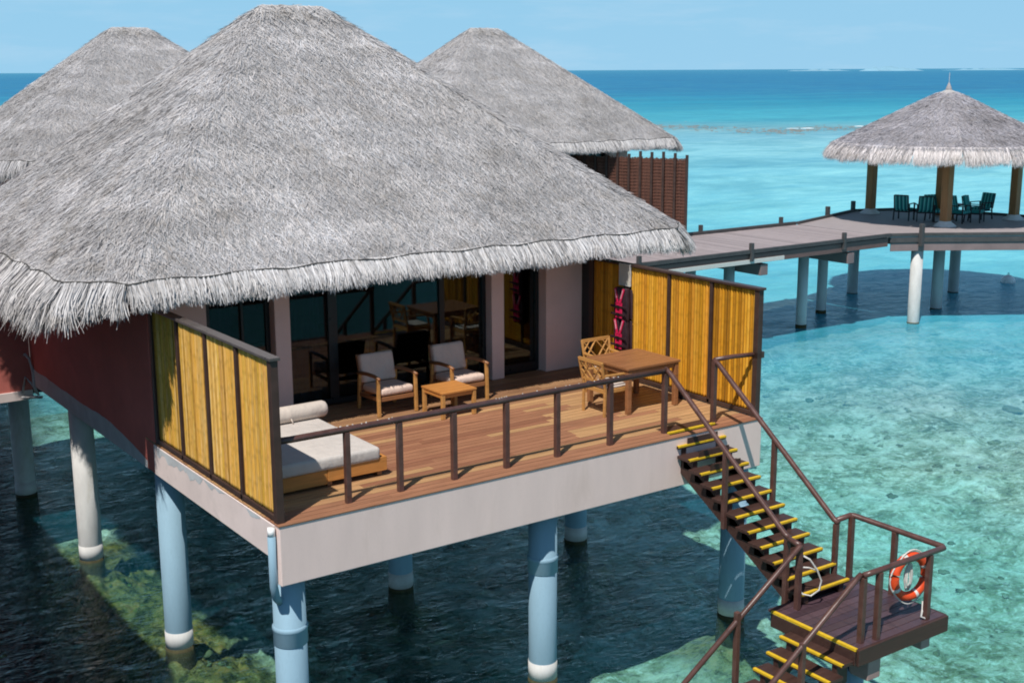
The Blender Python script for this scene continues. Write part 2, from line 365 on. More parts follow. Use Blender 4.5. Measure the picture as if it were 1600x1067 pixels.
def make_bank():
    # the rough coral bank along the left row of piles, modelled finer than the open bed
    xs = np.arange(-2.2, 3.4, .045); ys = np.arange(-5, 12.5, .045); X, Y = np.meshgrid(xs, ys); nx, ny = len(xs), len(ys)
    edge = np.clip(np.minimum.reduce([X+2.2, 3.36-X, Y+5, 12.46-Y])/.9, 0, 1)
    rg = 1-np.abs(2*fbm(X*2.6, Y*2.6, 131, 4)-1)
    Z = bed_z(X, Y) - .05 + edge*(.06 + .30*(rg-.62) + .13*(fbm(X*7, Y*7, 141, 3)-.42) + .05*(fbm(X*19, Y*19, 151, 2)-.4))
    Z = np.minimum(Z, WZ-.05)
    cor = np.clip(np.exp(-((X-.55)/1.35)**2)*1.7*np.clip((13-Y)/3, 0, 1)*np.clip((3.2-X)/1.2, 0, 1) - .1, 0, 1)
    for px, py in (PILES[0], PILES[3], PILES[6]): cor = np.maximum(cor, np.clip(1.3*np.exp(-((X-px)**2+(Y-py)**2)/1.1), 0, 1)*.85)
    wd = np.clip((.2-X)/1.3 + 1.2*(fbm(X*.5, Y*.5, 77, 3)-.5), 0, 1)*np.clip((16-Y)/4, 0, 1)  # same left-side shade put into the bank's colour
    wd = np.maximum(wd, np.clip(1.2*(.40-rg), 0, .6))  # hollows of the bank darkened too
    V = np.stack([X, Y, Z], -1).reshape(-1, 3); i = (np.arange(ny-1)[:, None]*nx + np.arange(nx-1)[None]).ravel()
    tag(np_mesh('coral_bank', V, np.stack([i, i+1, i+nx+1, i+nx], 1), bpy.data.materials['reef_seabed'], None, None, True, {'coral': cor.ravel(), 'bed_shade': wd.ravel()}), kind='structure')
make_bank()

def lumps(name, spots, mat, label):
    import bmesh
    bm = bmesh.new(); bmesh.ops.create_icosphere(bm, subdivisions=2, radius=1.); bm.verts.ensure_lookup_table()
    B = np.array([v.co[:] for v in bm.verts]); FB = np.array([[v.index for v in f.verts] for f in bm.faces]); bm.free()
    rng = np.random.default_rng(31); Vs = []; Fs = []; Ts = []
    for k, (x, y, r, h_, c) in enumerate(spots):
        q = B*(1+.95*(rng.random((len(B), 1))-.5)); a = rng.uniform(0, 6.28); ca, sa = math.cos(a), math.sin(a)
        q = q*np.array([r*rng.uniform(.7, 1.5), r*rng.uniform(.6, 1.2), r*h_]); q = np.stack([q[:, 0]*ca-q[:, 1]*sa, q[:, 0]*sa+q[:, 1]*ca, q[:, 2]], 1)
        z = float(bed_z(np.array([x]), np.array([y]))[0]); q = q+np.array([x, y, z+r*h_*.25]); q[:, 2] = np.minimum(q[:, 2], WZ-.04)
        Vs.append(q); Fs.append(FB+k*len(B)); Ts.append(np.clip(np.array(c)[None]*(1+.5*(rng.random((len(B), 1))-.5)), 0, 1))
    return tag(np_mesh(name, np.concatenate(Vs), np.concatenate(Fs), mat, None, np.concatenate(Ts), True), label, 'coral', kind='stuff')
def coral_mat():
    m, n, o = blank('living_coral'); v = n.pos(); t = n.attr('tint').outputs['Color']; a = n.noise(v, 9, 6, .75, .4); b = n.noise(v, 34, 4, .7)
    c = n.mix(n.mix(t, (.30, .32, .22), n.rng(a, .45, .32, 0, .9), 'MULTIPLY'), (.62, .62, .42), n.rng(b, .56, .70, 0, .55))
    bsdf(n, o, c, .95, n.bump(n.math('ADD', a, b), .9, .05), .05); return m
def make_coral():
    rg = np.random.default_rng(12); cm = coral_mat(); sp = []
    pal = [(.10, .17, .04), (.16, .26, .06), (.30, .33, .07), (.42, .38, .08), (.24, .17, .05), (.08, .10, .04), (.32, .42, .24), (.14, .13, .08)]
    cp = [(.05, .07, .03), (.10, .14, .045), (.15, .22, .06), (.20, .26, .075), (.22, .22, .06), (.17, .14, .05), (.20, .27, .14)]
    for k in range(900):
        if rg.random() < .35: px, py = PILES[(0, 3, 6)[rg.integers(3)]]; x = px+rg.normal(0, .55); y = py+rg.normal(0, .6)
        else: x = rg.normal(.75, .85); y = rg.uniform(-4, 11)
        if fbm(np.array([x*.8]), np.array([y*.8]), 90, 3)[0] < .33: continue
        q = fbm(np.array([x*1.1]), np.array([y*1.1]), 97, 4)[0]; q = min(.999, max(0, (q-.22)/.5)); c = cp[int(q*len(cp))]
        if abs(y-6.0) < .5 and x < .9 and rg.random() < .3: c = (.40, .20, .06)
        sp.append((x, y, rg.uniform(.02, .07) if rg.random() < .9 else rg.uniform(.07, .14), rg.uniform(.2, .5), c))
    lumps('coral_garden', sp, cm, 'green and yellow coral heads crowded round the left row of piles')
    sp = []; pal = [(.42, .42, .30), (.52, .50, .38), (.34, .35, .22), (.62, .60, .48), (.28, .28, .18), (.74, .71, .60)]
    for k in range(1300):
        x = rg.uniform(4.2, 34); y = rg.uniform(-11, 16)
        if fbm(np.array([x*.35]), np.array([y*.35]), 95, 4)[0] < .45: continue
        sp.append((x, y, rg.uniform(.03, .10) if rg.random() < .95 else rg.uniform(.1, .26), rg.uniform(.25, .6), pal[rg.integers(len(pal))]))
    lumps('coral_rubble', sp, cm, 'grey green coral rubble strewn over the pale lagoon bed')
make_coral()

def water_mat():
    m, n, o = blank('lagoon_water'); p = n.pos()
    sep = n.new('ShaderNodeSeparateXYZ'); n.put(sep.inputs[0], p)
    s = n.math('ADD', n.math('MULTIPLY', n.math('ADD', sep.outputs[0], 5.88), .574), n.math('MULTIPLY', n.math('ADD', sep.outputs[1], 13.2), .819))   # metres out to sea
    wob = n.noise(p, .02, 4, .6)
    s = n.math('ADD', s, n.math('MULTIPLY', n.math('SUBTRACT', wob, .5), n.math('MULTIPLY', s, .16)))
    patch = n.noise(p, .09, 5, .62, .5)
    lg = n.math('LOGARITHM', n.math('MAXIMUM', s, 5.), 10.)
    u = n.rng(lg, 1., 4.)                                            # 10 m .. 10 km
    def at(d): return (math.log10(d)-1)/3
    body = n.ramp(u, [(at(17.5), (.002, .04, .06)), (at(22.5), (.01, .26, .38)), (at(36), (.045, .60, .84)), (at(58), (.20, .64, .70)), (at(110), (.30, .70, .73)), (at(165), (.32, .62, .66)), (at(196), (.21, .42, .46)),  # nearest stop darkened for the shade under the house
                      (at(225), (.08, .45, .52)), (at(330), (.015, .30, .42)), (at(560), (.006, .19, .36)), (at(1500), (.008, .19, .36)), (at(8000), (.04, .25, .40))])  # last stop paled as painted haze towards the horizon
    body = n.mix(body, (.05, .30, .36), n.rng(patch, .48, .62, 0, .35))
    sw = n.new('ShaderNodeMapping'); n.put(sw.inputs[0], p); sw.inputs['Rotation'].default_value = (0, 0, -.611); sw.inputs['Scale'].default_value = (.35, 1., 1.)
    body = n.mix(body, n.mix(body, (.55, .72, .82), 1., 'MULTIPLY'), n.rng(n.noise(sw.outputs[0], .035, 7, .7, .3), .40, .66, .0, .85))
    body = n.mix(body, n.mix(body, (.72, .84, .90), 1., 'MULTIPLY'), n.rng(n.noise(sw.outputs[0], .4, 6, .7, .3), .42, .62, .0, .8))
    body = n.mix(body, n.mix(body, (.72, .86, .93), 1., 'MULTIPLY'), n.rng(n.noise(sw.outputs[0], 1.3, 6, .75, .3), .42, .60, .0, .75))
    body = n.mix(body, (.004, .045, .075), n.attr('water_shade').outputs['Fac'])     # villa shade put into the water colour, left side
    depth = n.attr('depth').outputs['Fac']
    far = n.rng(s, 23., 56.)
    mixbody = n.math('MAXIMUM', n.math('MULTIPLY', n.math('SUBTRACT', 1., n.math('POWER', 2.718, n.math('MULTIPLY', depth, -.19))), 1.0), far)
    # tint of the light that reaches the bed and comes back
    def tr(k): return n.math('POWER', 2.718, n.math('MULTIPLY', depth, -k))
    cmb = n.new('ShaderNodeCombineColor'); n.put(cmb.inputs[0], tr(.56)); n.put(cmb.inputs[1], tr(.035)); n.put(cmb.inputs[2], tr(.045))
    tb = n.new('ShaderNodeBsdfTransparent'); n.put(tb.inputs[0], cmb.outputs[0])
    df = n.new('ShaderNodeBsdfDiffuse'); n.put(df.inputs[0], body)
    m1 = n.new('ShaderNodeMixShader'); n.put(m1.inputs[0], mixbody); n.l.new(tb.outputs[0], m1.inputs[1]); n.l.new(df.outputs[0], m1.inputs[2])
    st = n.new('ShaderNodeMapping'); n.put(st.inputs[0], p); st.inputs['Rotation'].default_value = (0, 0, .5); st.inputs['Scale'].default_value = (1., 2.0, 1.)
    h1 = n.noise(st.outputs[0], 1.5, 4, .6, .9); h2 = n.noise(st.outputs[0], 5.5, 3, .55, .6)
    hh = n.math('ADD', h1, n.math('MULTIPLY', h2, .35))
    nb = n.bump(hh, .62, .14)
    gl = n.new('ShaderNodeBsdfGlossy'); gl.inputs['Roughness'].default_value = .07; n.put(gl.inputs['Normal'], nb)
    fr = n.new('ShaderNodeFresnel'); fr.inputs[0].default_value = 1.33; n.put(fr.inputs['Normal'], nb)
    k = n.math('MINIMUM', fr.outputs[0], n.rng(s, 20., 200., .34, .22))
    m2 = n.new('ShaderNodeMixShader'); n.put(m2.inputs[0], k); n.l.new(m1.outputs[0], m2.inputs[1]); n.l.new(gl.outputs[0], m2.inputs[2])
    n.put(df.inputs['Normal'], n.bump(hh, .45, .16))
    n.l.new(m2.outputs[0], o.inputs[0]); return m
def make_water():
    x0, x1, y0, y1, st = -21., 61., -15., 65., .2
    xs = np.arange(x0, x1+1e-6, st); ys = np.arange(y0, y1+1e-6, st); X, Y = np.meshgrid(xs, ys); nx, ny = len(xs), len(ys)
    edge = np.clip(np.minimum.reduce([X-x0, x1-X, Y-y0, y1-Y])/4, 0, 1)
    W = (.05*(fbm(X*.55+Y*.25, Y*.9, 51, 3)-.44) + .035*(fbm(X*1.6, Y*2.4, 61, 3)-.44))*edge
    V = np.stack([X, Y, WZ+W], -1).reshape(-1, 3)
    i = (np.arange(ny-1)[:, None]*nx + np.arange(nx-1)[None]).ravel(); F = np.stack([i, i+1, i+nx+1, i+nx], 1)
    dep = (WZ-bed_z(X, Y)).ravel(); dark = (np.clip((.3+.28*np.maximum(0, Y-10)-X)/1.5, 0, 1)*np.clip((40-Y)/10, 0, 1)).ravel()  # second mask: villa shade for the water colour on the left
    B = 60000.
    ex = np.array([(x0, y0), (x1, y0), (x1, y1), (x0, y1)]); ob = np.array([(-B, -B), (B, -B), (B, B), (-B, B)])
    mids = []
    base = len(V); rings = [ex] + [np.array([(x0-q, y0-q), (x1+q, y0-q), (x1+q, y1+q), (x0-q, y1+q)]) for q in (60, 300, 1500, 8000, 60000)]
    RV = np.concatenate([np.concatenate([r, np.full((4, 1), WZ)], 1) for r in rings]); RF = []
    for a in range(len(rings)-1):
        for k in range(4): RF.append((base+a*4+k, base+(a+1)*4+k, base+(a+1)*4+(k+1) % 4, base+a*4+(k+1) % 4))
    RF = np.array(RF)[:, [0, 1, 2, 3]]
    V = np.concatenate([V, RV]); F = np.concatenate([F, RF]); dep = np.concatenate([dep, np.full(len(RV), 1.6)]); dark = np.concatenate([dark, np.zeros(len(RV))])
    o = np_mesh('water', V, F, water_mat(), None, None, True, {'depth': dep, 'water_shade': dark}); tag(o, kind='structure')
make_water()

# ------------------------------------------------------------------ thatch
def tri_list(polys):
    out = []
    for P in polys:
        P = [np.array(p, float) for p in P]
        for i in range(1, len(P)-1): out.append((P[0], P[i], P[i+1]))
    return out
def patch_tint(P, seed):
    q = fbm(P[:, 0]*1.3+P[:, 2]*.9, P[:, 1]*1.3+P[:, 2]*.7, seed, 4)
    return np.clip(.82+.50*(q-.25), .65, 1.15)
def blades(polys, dens, L, Wd, lift, spread, name, mat, parent, seed=5):
    rng = np.random.default_rng(seed); Vs = []; Ts = []
    for a, b, c in tri_list(polys):
        nrm = np.cross(b-a, c-a); A = np.linalg.norm(nrm)/2; nrm = nrm/(2*A)
        if nrm[2] < 0: nrm = -nrm
        N = int(A*dens); u = rng.random((N, 1)); v = rng.random((N, 1)); sw = (u+v) > 1; u = np.where(sw, 1-u, u); v = np.where(sw, 1-v, v)
        P = a+u*(b-a)+v*(c-a)
        dn = np.array([0, 0, -1.])-nrm*(-nrm[2]); dn /= np.linalg.norm(dn); sd = np.cross(nrm, dn)
        th = rng.normal(0, spread, (N, 1)); d = dn*np.cos(th)+sd*np.sin(th); s2 = -dn*np.sin(th)+sd*np.cos(th)
        ln = rng.uniform(*L, (N, 1)); wd = rng.uniform(*Wd, (N, 1)); lf = rng.uniform(lift[0], lift[1], (N, 1))
        root = P - nrm*.012 + nrm*rng.uniform(0, .03, (N, 1)); tip = root + d*ln*np.cos(lf) + nrm*ln*np.sin(lf)
        roll = rng.normal(0, .5, (N, 1)); s3 = s2*np.cos(roll)+nrm*np.sin(roll)
        V = np.stack([root-s3*wd/2, root+s3*wd/2, tip+s3*wd*.18, tip-s3*wd*.18], 1)
        t = rng.uniform(.80, 1.08, N)*np.where(rng.random(N) < .06, .62, 1.)*patch_tint(P, seed)*(.94+.06*np.sin(P[:, 2]*11+1.5*vnoise(P[:, 0]*.8, P[:, 1]*.8, 71)))
        Vs.append(V.reshape(-1, 3)); Ts.append(np.repeat(t, 4))
    V = np.concatenate(Vs); t = np.concatenate(Ts); F = np.arange(len(V)).reshape(-1, 4)
    w_ = rng.normal(0, .02, (len(V)//4, 1)).repeat(4, 0)
    T = np.stack([t*(1+w_[:, 0]), t, t*(1-w_[:, 0])], 1)
    return np_mesh(name, V, F, mat, parent, np.clip(T, 0, 1.6))
def fringe(edges, dens, name, mat, parent, seed=8, out=.42, layers=((0, 1.), (.12, .8), (.25, .62))):
    """edges: (p0, p1, outward, length)"""
    rng = np.random.default_rng(seed); Vs = []; Ts = []
    for p0, p1, on, (l0, l1), rag in edges:
        p0, p1, on = (np.array(q, float) for q in (p0, p1, on)); al = p1-p0; EL = np.linalg.norm(al); al /= EL
        N = int(EL*dens); t = rng.random((N, 1))
        lam = np.clip(rng.random((N, 1)), 0, 1)
        root = p0+al*EL*t + np.array([0, 0, 1.])*(.05*rng.random((N, 1))-.02) + on*(rng.uniform(-.10, .05, (N, 1)))
        clump = fbm((t[:, 0]*EL)*3.0, np.zeros(N)+seed, 5, 3)[:, None]; cl2 = vnoise((t[:, 0]*EL)*9.0, np.zeros(N), 15)[:, None]
        ln = (l0+(l1-l0)*t)*rng.uniform(.72, 1.06, (N, 1))*(.84+.34*clump) + rag*(cl2-.5)*.5 + rag*(rng.random((N, 1)) < .05)*rng.uniform(.1, .35, (N, 1))
        o_ = out+rng.normal(0, .14, (N, 1)); sdw = rng.normal(0, .19, (N, 1)) + (cl2-.5)*.35
        d1 = on*(o_+.25)-np.array([0, 0, 1.])+al*sdw*.6; d1 /= np.linalg.norm(d1, axis=1, keepdims=True)
        d2 = on*(o_-.2)-np.array([0, 0, 1.])+al*sdw*1.3; d2 /= np.linalg.norm(d2, axis=1, keepdims=True)
        mid = root+d1*ln*.55; tip = mid+d2*ln*.45
        wd = rng.uniform(.012, .024, (N, 1)); ro = rng.normal(0, .6, (N, 1)); sv = al*np.cos(ro)+on*np.sin(ro)
        V = np.stack([root-sv*wd/2, root+sv*wd/2, mid+sv*wd*.42, mid-sv*wd*.42, tip+sv*wd*.12, tip-sv*wd*.12], 1)
        tt = rng.uniform(.66, 1.12, N)*np.where(rng.random(N) < .08, .5, 1)
        Vs.append(V.reshape(-1, 3)); Ts.append(np.repeat(tt, 6))
    V = np.concatenate(Vs); t = np.concatenate(Ts); b = np.arange(0, len(V), 6)
    F = np.concatenate([np.stack([b, b+1, b+2, b+3], 1), np.stack([b+3, b+2, b+4, b+5], 1)])
    return np_mesh(name, V, F, mat, parent, np.clip(np.stack([t, t, t], 1), 0, 1.4))

X0, X1, Y0, Y1, EZ, CH = -1.2, 9.75, 3.2, 12.0, 2.54, .62
RZ, RXA, RXB, RY = 6.40, 3.50, 4.66, 7.6
RING = [(X0+CH, Y0), (X1-CH, Y0), (X1, Y0+CH), (X1, Y1-CH), (X1-CH, Y1), (X0+CH, Y1), (X0, Y1-CH), (X0, Y0+CH)]
def villa_roof(parent, detail=1.):
    R3 = [(x, y, EZ) for x, y in RING]
    # crown: the ridge is rounded off by a small upper ring
    cz = RZ-.22
    crown = [(RXA-.10, RY-.28, cz), (RXB+.10, RY-.28, cz), (RXB+.34, RY-.10, cz), (RXB+.34, RY+.10, cz), (RXB+.10, RY+.28, cz), (RXA-.10, RY+.28, cz), (RXA-.34, RY+.10, cz), (RXA-.34, RY-.10, cz)]
    top = [(RXA, RY, RZ), (RXB, RY, RZ)]
    polys = []
    for i in range(8):
        j = (i+1) % 8; polys.append([R3[i], R3[j], crown[j], crown[i]])
    cap = [[crown[0], crown[1], top[1], top[0]], [crown[1], crown[2], top[1]], [crown[2], crown[3], top[1]], [crown[3], crown[4], top[1]], [crown[4], crown[5], top[0], top[1]],
           [crown[5], crown[6], top[0]], [crown[6], crown[7], top[0]], [crown[7], crown[0], top[0]]]
    mb = MB()
    for P in polys+cap: mb.add(P, [tuple(range(len(P)))])
    und = [(x+(4.05-x)*.02, y+(7.6-y)*.02, z-.16) for x, y, z in R3]
    for i in range(8):
        j = (i+1) % 8; mb.add([R3[i], R3[j], und[j], und[i]], [(3, 2, 1, 0)])
    for i in range(8):
        j = (i+1) % 8; mb.add([und[i], und[j], (crown[j][0], crown[j][1], cz-.25), (crown[i][0], crown[i][1], cz-.25)], [(3, 2, 1, 0)])
    roof = mb.build('roof', M['thatch_base'], parent)
    blades(polys, 1900*detail, (.09, .26), (.007, .016), (.02, .19), .42, 'thatch', M['straw'], roof, 5)
    blades(cap, 1100*detail, (.12, .30), (.010, .022), (.02, .25), .5, 'ridge_cap', M['straw_fringe'], roof, 6)
    edges = []
    for i in range(8):
        j = (i+1) % 8; p, q = R3[i], R3[j]; d = Vector(q)-Vector(p); on = Vector((d.y, -d.x, 0)).normalized()
        ln = {0: (.43, .42), 7: (.62, .50), 6: (.72, .70), 1: (.5, .6)}.get(i, (.6, .6)); rag = {0: .06, 7: .55, 6: .6, 1: .12}.get(i, .15)
        edges.append((p, q, on, ln, rag))
    fr = fringe(edges, 1900*detail, 'eave_fringe', M['straw_fringe'], roof, 8, .62)
    c = MB()
    pts = []
    for i in range(8):
        p, q = Vector(R3[i]), Vector(R3[(i+1) % 8]); on = Vector(((q-p).y, -(q-p).x, 0)).normalized(); n = max(3, int((q-p).length/.16))
        for k in range(n):
            t = k/n; sag = abs(math.sin(t*(q-p).length*math.pi/1.25+.5*math.sin(t*9+i)))
            pts.append(p.lerp(q, t)+on*(.075-.04*sag)+Vector((0, 0, -.005+.032*sag+random.uniform(-.008, .008))))
    c.tube(pts, .0125, 6, None, True)
    c.build('eave_cord', M['cord'], roof, 0, True)
    return roof

# ------------------------------------------------------------------ the villa
L, WW = 8.12, 4.25
def pile(parent, x, y, ztop, r=.205, collar=True, zwhite=-3.08):
    p = MB().lathe((x, y, 0), [(r, -5.2), (r, ztop)], 32).build('pile', M['whitepile' if (x < 1 and y > 8) else 'bluepile'], parent, 0, True)
    for pl in p.data.polygons: pl.use_smooth = abs(pl.normal.z) < .5
    a = MB().lathe((x, y, 0), [(r+.006, -3.36), (r+.006, zwhite)], 32).build('white_band', M['whitepile'], p, 0, True)
    b = MB().lathe((x, y, 0), [(r+.02, -5.0), (r+.03, -3.7), (r+.016, -3.5), (r+.009, -3.34)], 32).build('algae_ring', M['algae'], p, 0, True)
    if collar: MB().lathe((x, y, 0), [(r+.002, -1.72), (r+.011, -1.71), (r+.011, -1.53), (r+.019, -1.52), (r+.019, -1.48), (r+.002, -1.465)], 32).build('collar', M['bluepile'], p, 0, True)
    return p
def villa(parent, front=True):
    # floor slab, beams, walls
    MB().box(.12, L-.12, 3.9, 10.79, -.44, -.06).build('floor_slab', M['underside'], parent)
    MB().box(.12, L-.12, .125, 3.898, -.44, -.06).build('deck_slab', M['underside'], parent)
    if front:
        MB().box(0, L, 0, .12, -.78, -.025).build('front_fascia', M['plaster'], parent, .012)
        sf = MB().box(-.02, .12, .122, WW, -.48, -.025); sf.build('side_fascia', M['plaster_side'], parent, .01)
        yy = np.linspace(.5, 4.1, 60); v = []; f = []
        for k, y in enumerate(yy):
            v += [(-.0225, y, -.03), (-.0225, y, -.034-.10*max(0, fbm(np.array([y*4.]), np.array([2.]), 6)[0]-.36)*4*min(1, (y-.4)*2))]
            if k: f.append((2*k-2, 2*k-1, 2*k+1, 2*k))
        MB().add(v, f).build('stain', M['bare'], parent)
        MB().box(L-.12, L, .122, WW, -.48, -.025).build('side_fascia', M['plaster_side'], parent, .01)
    MB().box(0, .14, WW+.003, 10.95, -.48, 3.1).build('side_wall', M['red'], parent)
    # bare render along the foot of the red wall, its upper edge ragged
    yy = np.linspace(WW+.35, 10.94, 40); v = []; f = []
    for k, y in enumerate(yy):
        hgt = .10+.20*min(1, max(0, (y-4.6)/1.6)) + .07*(fbm(np.array([y*2.3]), np.array([1.]), 4)[0]-.4)
        v += [(-.004, y, -.482), (-.004, y, -.48+hgt+.02)]
        if k: f.append((2*k-2, 2*k-1, 2*k+1, 2*k))
    MB().add(v, f).build('bare_render', M['bare'], parent)
    MB().box(L-.14, L, 4.743, 10.95, -.48, 3.1).build('side_wall', M['red'], parent)
    MB().box(.142, L-.142, 10.8, 10.945, -.48, 3.1).build('rear_wall', M['red'], parent)
    # annex with its front wall showing past the corner
    ax = MB().box(-2.4, -.002, 10.97, 11.12, -.62, 1.75).box(-2.4, -2.26, 11.122, 17.6, -.62, 1.75).box(-2.4, L, 17.602, 17.74, -.62, 1.75).box(L-.14, L, 10.952, 17.6, -.62, 1.75)  # unseen rear part lengthened to shade the water behind
    ax.build('annex_wall', M['red'], parent)
    MB().box(-2.44, -.002, 10.94, 10.968, -.76, -.58).build('annex_trim', M['plaster_side'], parent, .008)
    MB().box(-2.25, L-.15, 11.13, 17.59, -.70, -.60).build('annex_floor', M['underside'], parent)
    pp = MB().tube([(-.10, 10.93, .10), (-.12, 10.84, .14), (-.06, 10.78, .06), (-.02, 10.76, -.2), (-.02, 10.76, -.48), (.02, 10.74, -.62)], .028, 8)
    pp.tube([(-.20, 10.92, -.62), (-.14, 10.86, -.3), (-.04, 10.8, -.45), (.05, 10.74, -.66)], .022, 8).bar((-.22, 10.9, -.68), (.1, 10.72, -.70), .10, .03)
    pp.build('drain_pipe', M['greypile'], parent, 0, True)
    # facade
    Y = 4.60
    MB().box(.142, 1.03, Y, Y+.14, -.05, 3.0).build('facade_wall', M['column'], parent)
    MB().box(7.26, L-.01, 4.44, 4.74, -.05, 3.0).build('facade_wall', M['column'], parent, .01)
    MB().box(1.032, 7.258, Y+.02, Y+.14, 2.36, 3.0).build('header', M['column'], parent)
    for x in (2.08, 6.12): MB().box(x, x+.26, 4.48, 4.80, -.05, 2.98).build('column', M['column'], parent, .012)
    def window(x0, x1, z0, mull=(), name='window', bt=.07, trans=()):
        m = MB().box(x0, x0+.07, Y+.06, Y+.13, z0, 2.358).box(x1-.07, x1, Y+.06, Y+.13, z0, 2.358)
        m.box(x0+.072, x1-.072, Y+.06, Y+.13, z0, z0+bt).box(x0+.072, x1-.072, Y+.06, Y+.13, 2.27, 2.358)
        for a, b in mull: m.box(a, b, Y+.055, Y+.125, z0+bt+.002, 2.268)
        fr = m.build(name, M['black'], parent, .004)
        cuts = [x0+.072]+[q for a, b in mull for q in (a-.001, b+.001)]+[x1-.072]
        for a, b in zip(cuts[::2], cuts[1::2]): MB().box(a, b, Y+.09, Y+.10, z0+bt+.003, 2.267).build('pane', M['glass'], fr)
    window(1.034, 2.078, .0, ((1.60, 1.64),), 'window')
    window(2.342, 6.118, .0, ((3.08, 3.24), (5.17, 5.27)), 'sliding_door', .09)
    window(6.382, 7.256, .0, (), 'glass_door', .16)
    for x0, x1 in ((2.40, 3.05), (5.30, 6.06), (1.10, 1.56)):
        cv = []; cf = []; nn = int((x1-x0)/.018)
        for k in range(nn+1):
            x = x0+(x1-x0)*k/nn; yy_ = 4.90+.022*math.sin(x*62+.7*math.sin(x*17))
            cv += [(x, yy_, .03), (x, yy_, 2.34)]
            if k: cf.append((2*k-2, 2*k, 2*k+1, 2*k-1))
        MB().add(cv, cf).build('curtain', M['curtain'], parent, 0, True)
    MB().box(.16, L-.16, 4.80, 10.78, -.055, -.012).build('interior_floor', M['floor'], parent)
    if front:
        MB().box(.15, L-.15, 10.72, 10.79, 0, 2.6).box(6.30, 6.40, 5.1, 10.7, 0, 2.6).build('interior_wall', M['interior'], parent)
    for x, y in PILES: pile(parent, x, y, -.46 if y < 10 else -.70, collar=(y < 1))
    villa_roof(parent)
    return parent
front = thing('villa', 'nearest thatched overwater villa with an open furnished timber deck on blue piles', 'villa', (0, 0, 0))
villa(front)
dp = MB().tube([(-.06, .10, -.15), (-.05, .12, -.80), (.02, .22, -1.0), (.12, .34, -1.12)], .05, 14).build('drain_pipe', M['bluepile'], front, .0, True)
MB().tube([(-.06, .10, -.04), (-.06, .10, -.152)], .046, 14).build('pipe_cap', M['white'], dp, .0, True)

# deck boards (one part, each board its own tint)
def deck_boards():
    mb = MB(); bw, gap = .118, .017; y = -.012; row = 0
    while y < 4.58:
        x = -.015
        while x < L+.01:
            ln = random.uniform(1.6, 3.2)
            if x == -.015: ln *= random.uniform(.3, 1)
            e = min(L+.015, x+ln)
            if L-e < .5: e = L+.015
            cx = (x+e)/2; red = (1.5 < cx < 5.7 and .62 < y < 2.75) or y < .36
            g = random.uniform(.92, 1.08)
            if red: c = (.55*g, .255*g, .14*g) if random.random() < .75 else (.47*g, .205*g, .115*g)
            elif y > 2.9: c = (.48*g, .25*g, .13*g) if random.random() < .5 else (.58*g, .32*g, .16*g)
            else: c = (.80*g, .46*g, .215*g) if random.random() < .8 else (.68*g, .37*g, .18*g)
            y1 = min(y+bw, 4.595)
            segs = [(x+.002, e-.002)]
            if y < .24:                                              # opening of the stair
                segs = [(a, min(b, 6.33)) for a, b in segs if a < 6.33]+[(max(a, 7.34), b) for a, b in segs if b > 7.34] if y > .02 else segs
            for a, b in segs:
                if y1 > 4.45: b = min(b, 7.25)
                if y1 > 4.47: pass
                if b > a+.02: mb.box(a, b, y, y1, -.022, random.uniform(-.002, .001), c)
            x = e
        y += bw+gap; row += 1
    mb.build('deck_boards', M['deck'], front, .003, False, 1)
deck_boards()

# rear villas and the neighbour that throws its shadow on the water at the left
def clone_villa(loc, label, skip_row=False):
    v = thing('villa', label, 'villa', loc)
    for ch in front.children:
        if ch.name.split('.')[0] in ('deck_boards', 'front_fascia', 'side_fascia', 'drain_pipe', 'stain', 'interior_wall', 'deck_slab'): continue
        if skip_row and ch.name.startswith('pile') and ch.data.vertices[0].co.y < 1: continue
        copy_tree(ch, v)
    return v
clone_villa((19.85-4.05, 25.07-7.6, .35), 'thatched villa behind the slatted brown fence, to the right of the main roof', True)
clone_villa((4.15, 20.75, .30), 'thatched villa whose grey roof shows at the far left behind the main roof', True)
clone_villa((-13.0, -1.5, 0), 'neighbouring thatched villa beside the left end of the main villa')

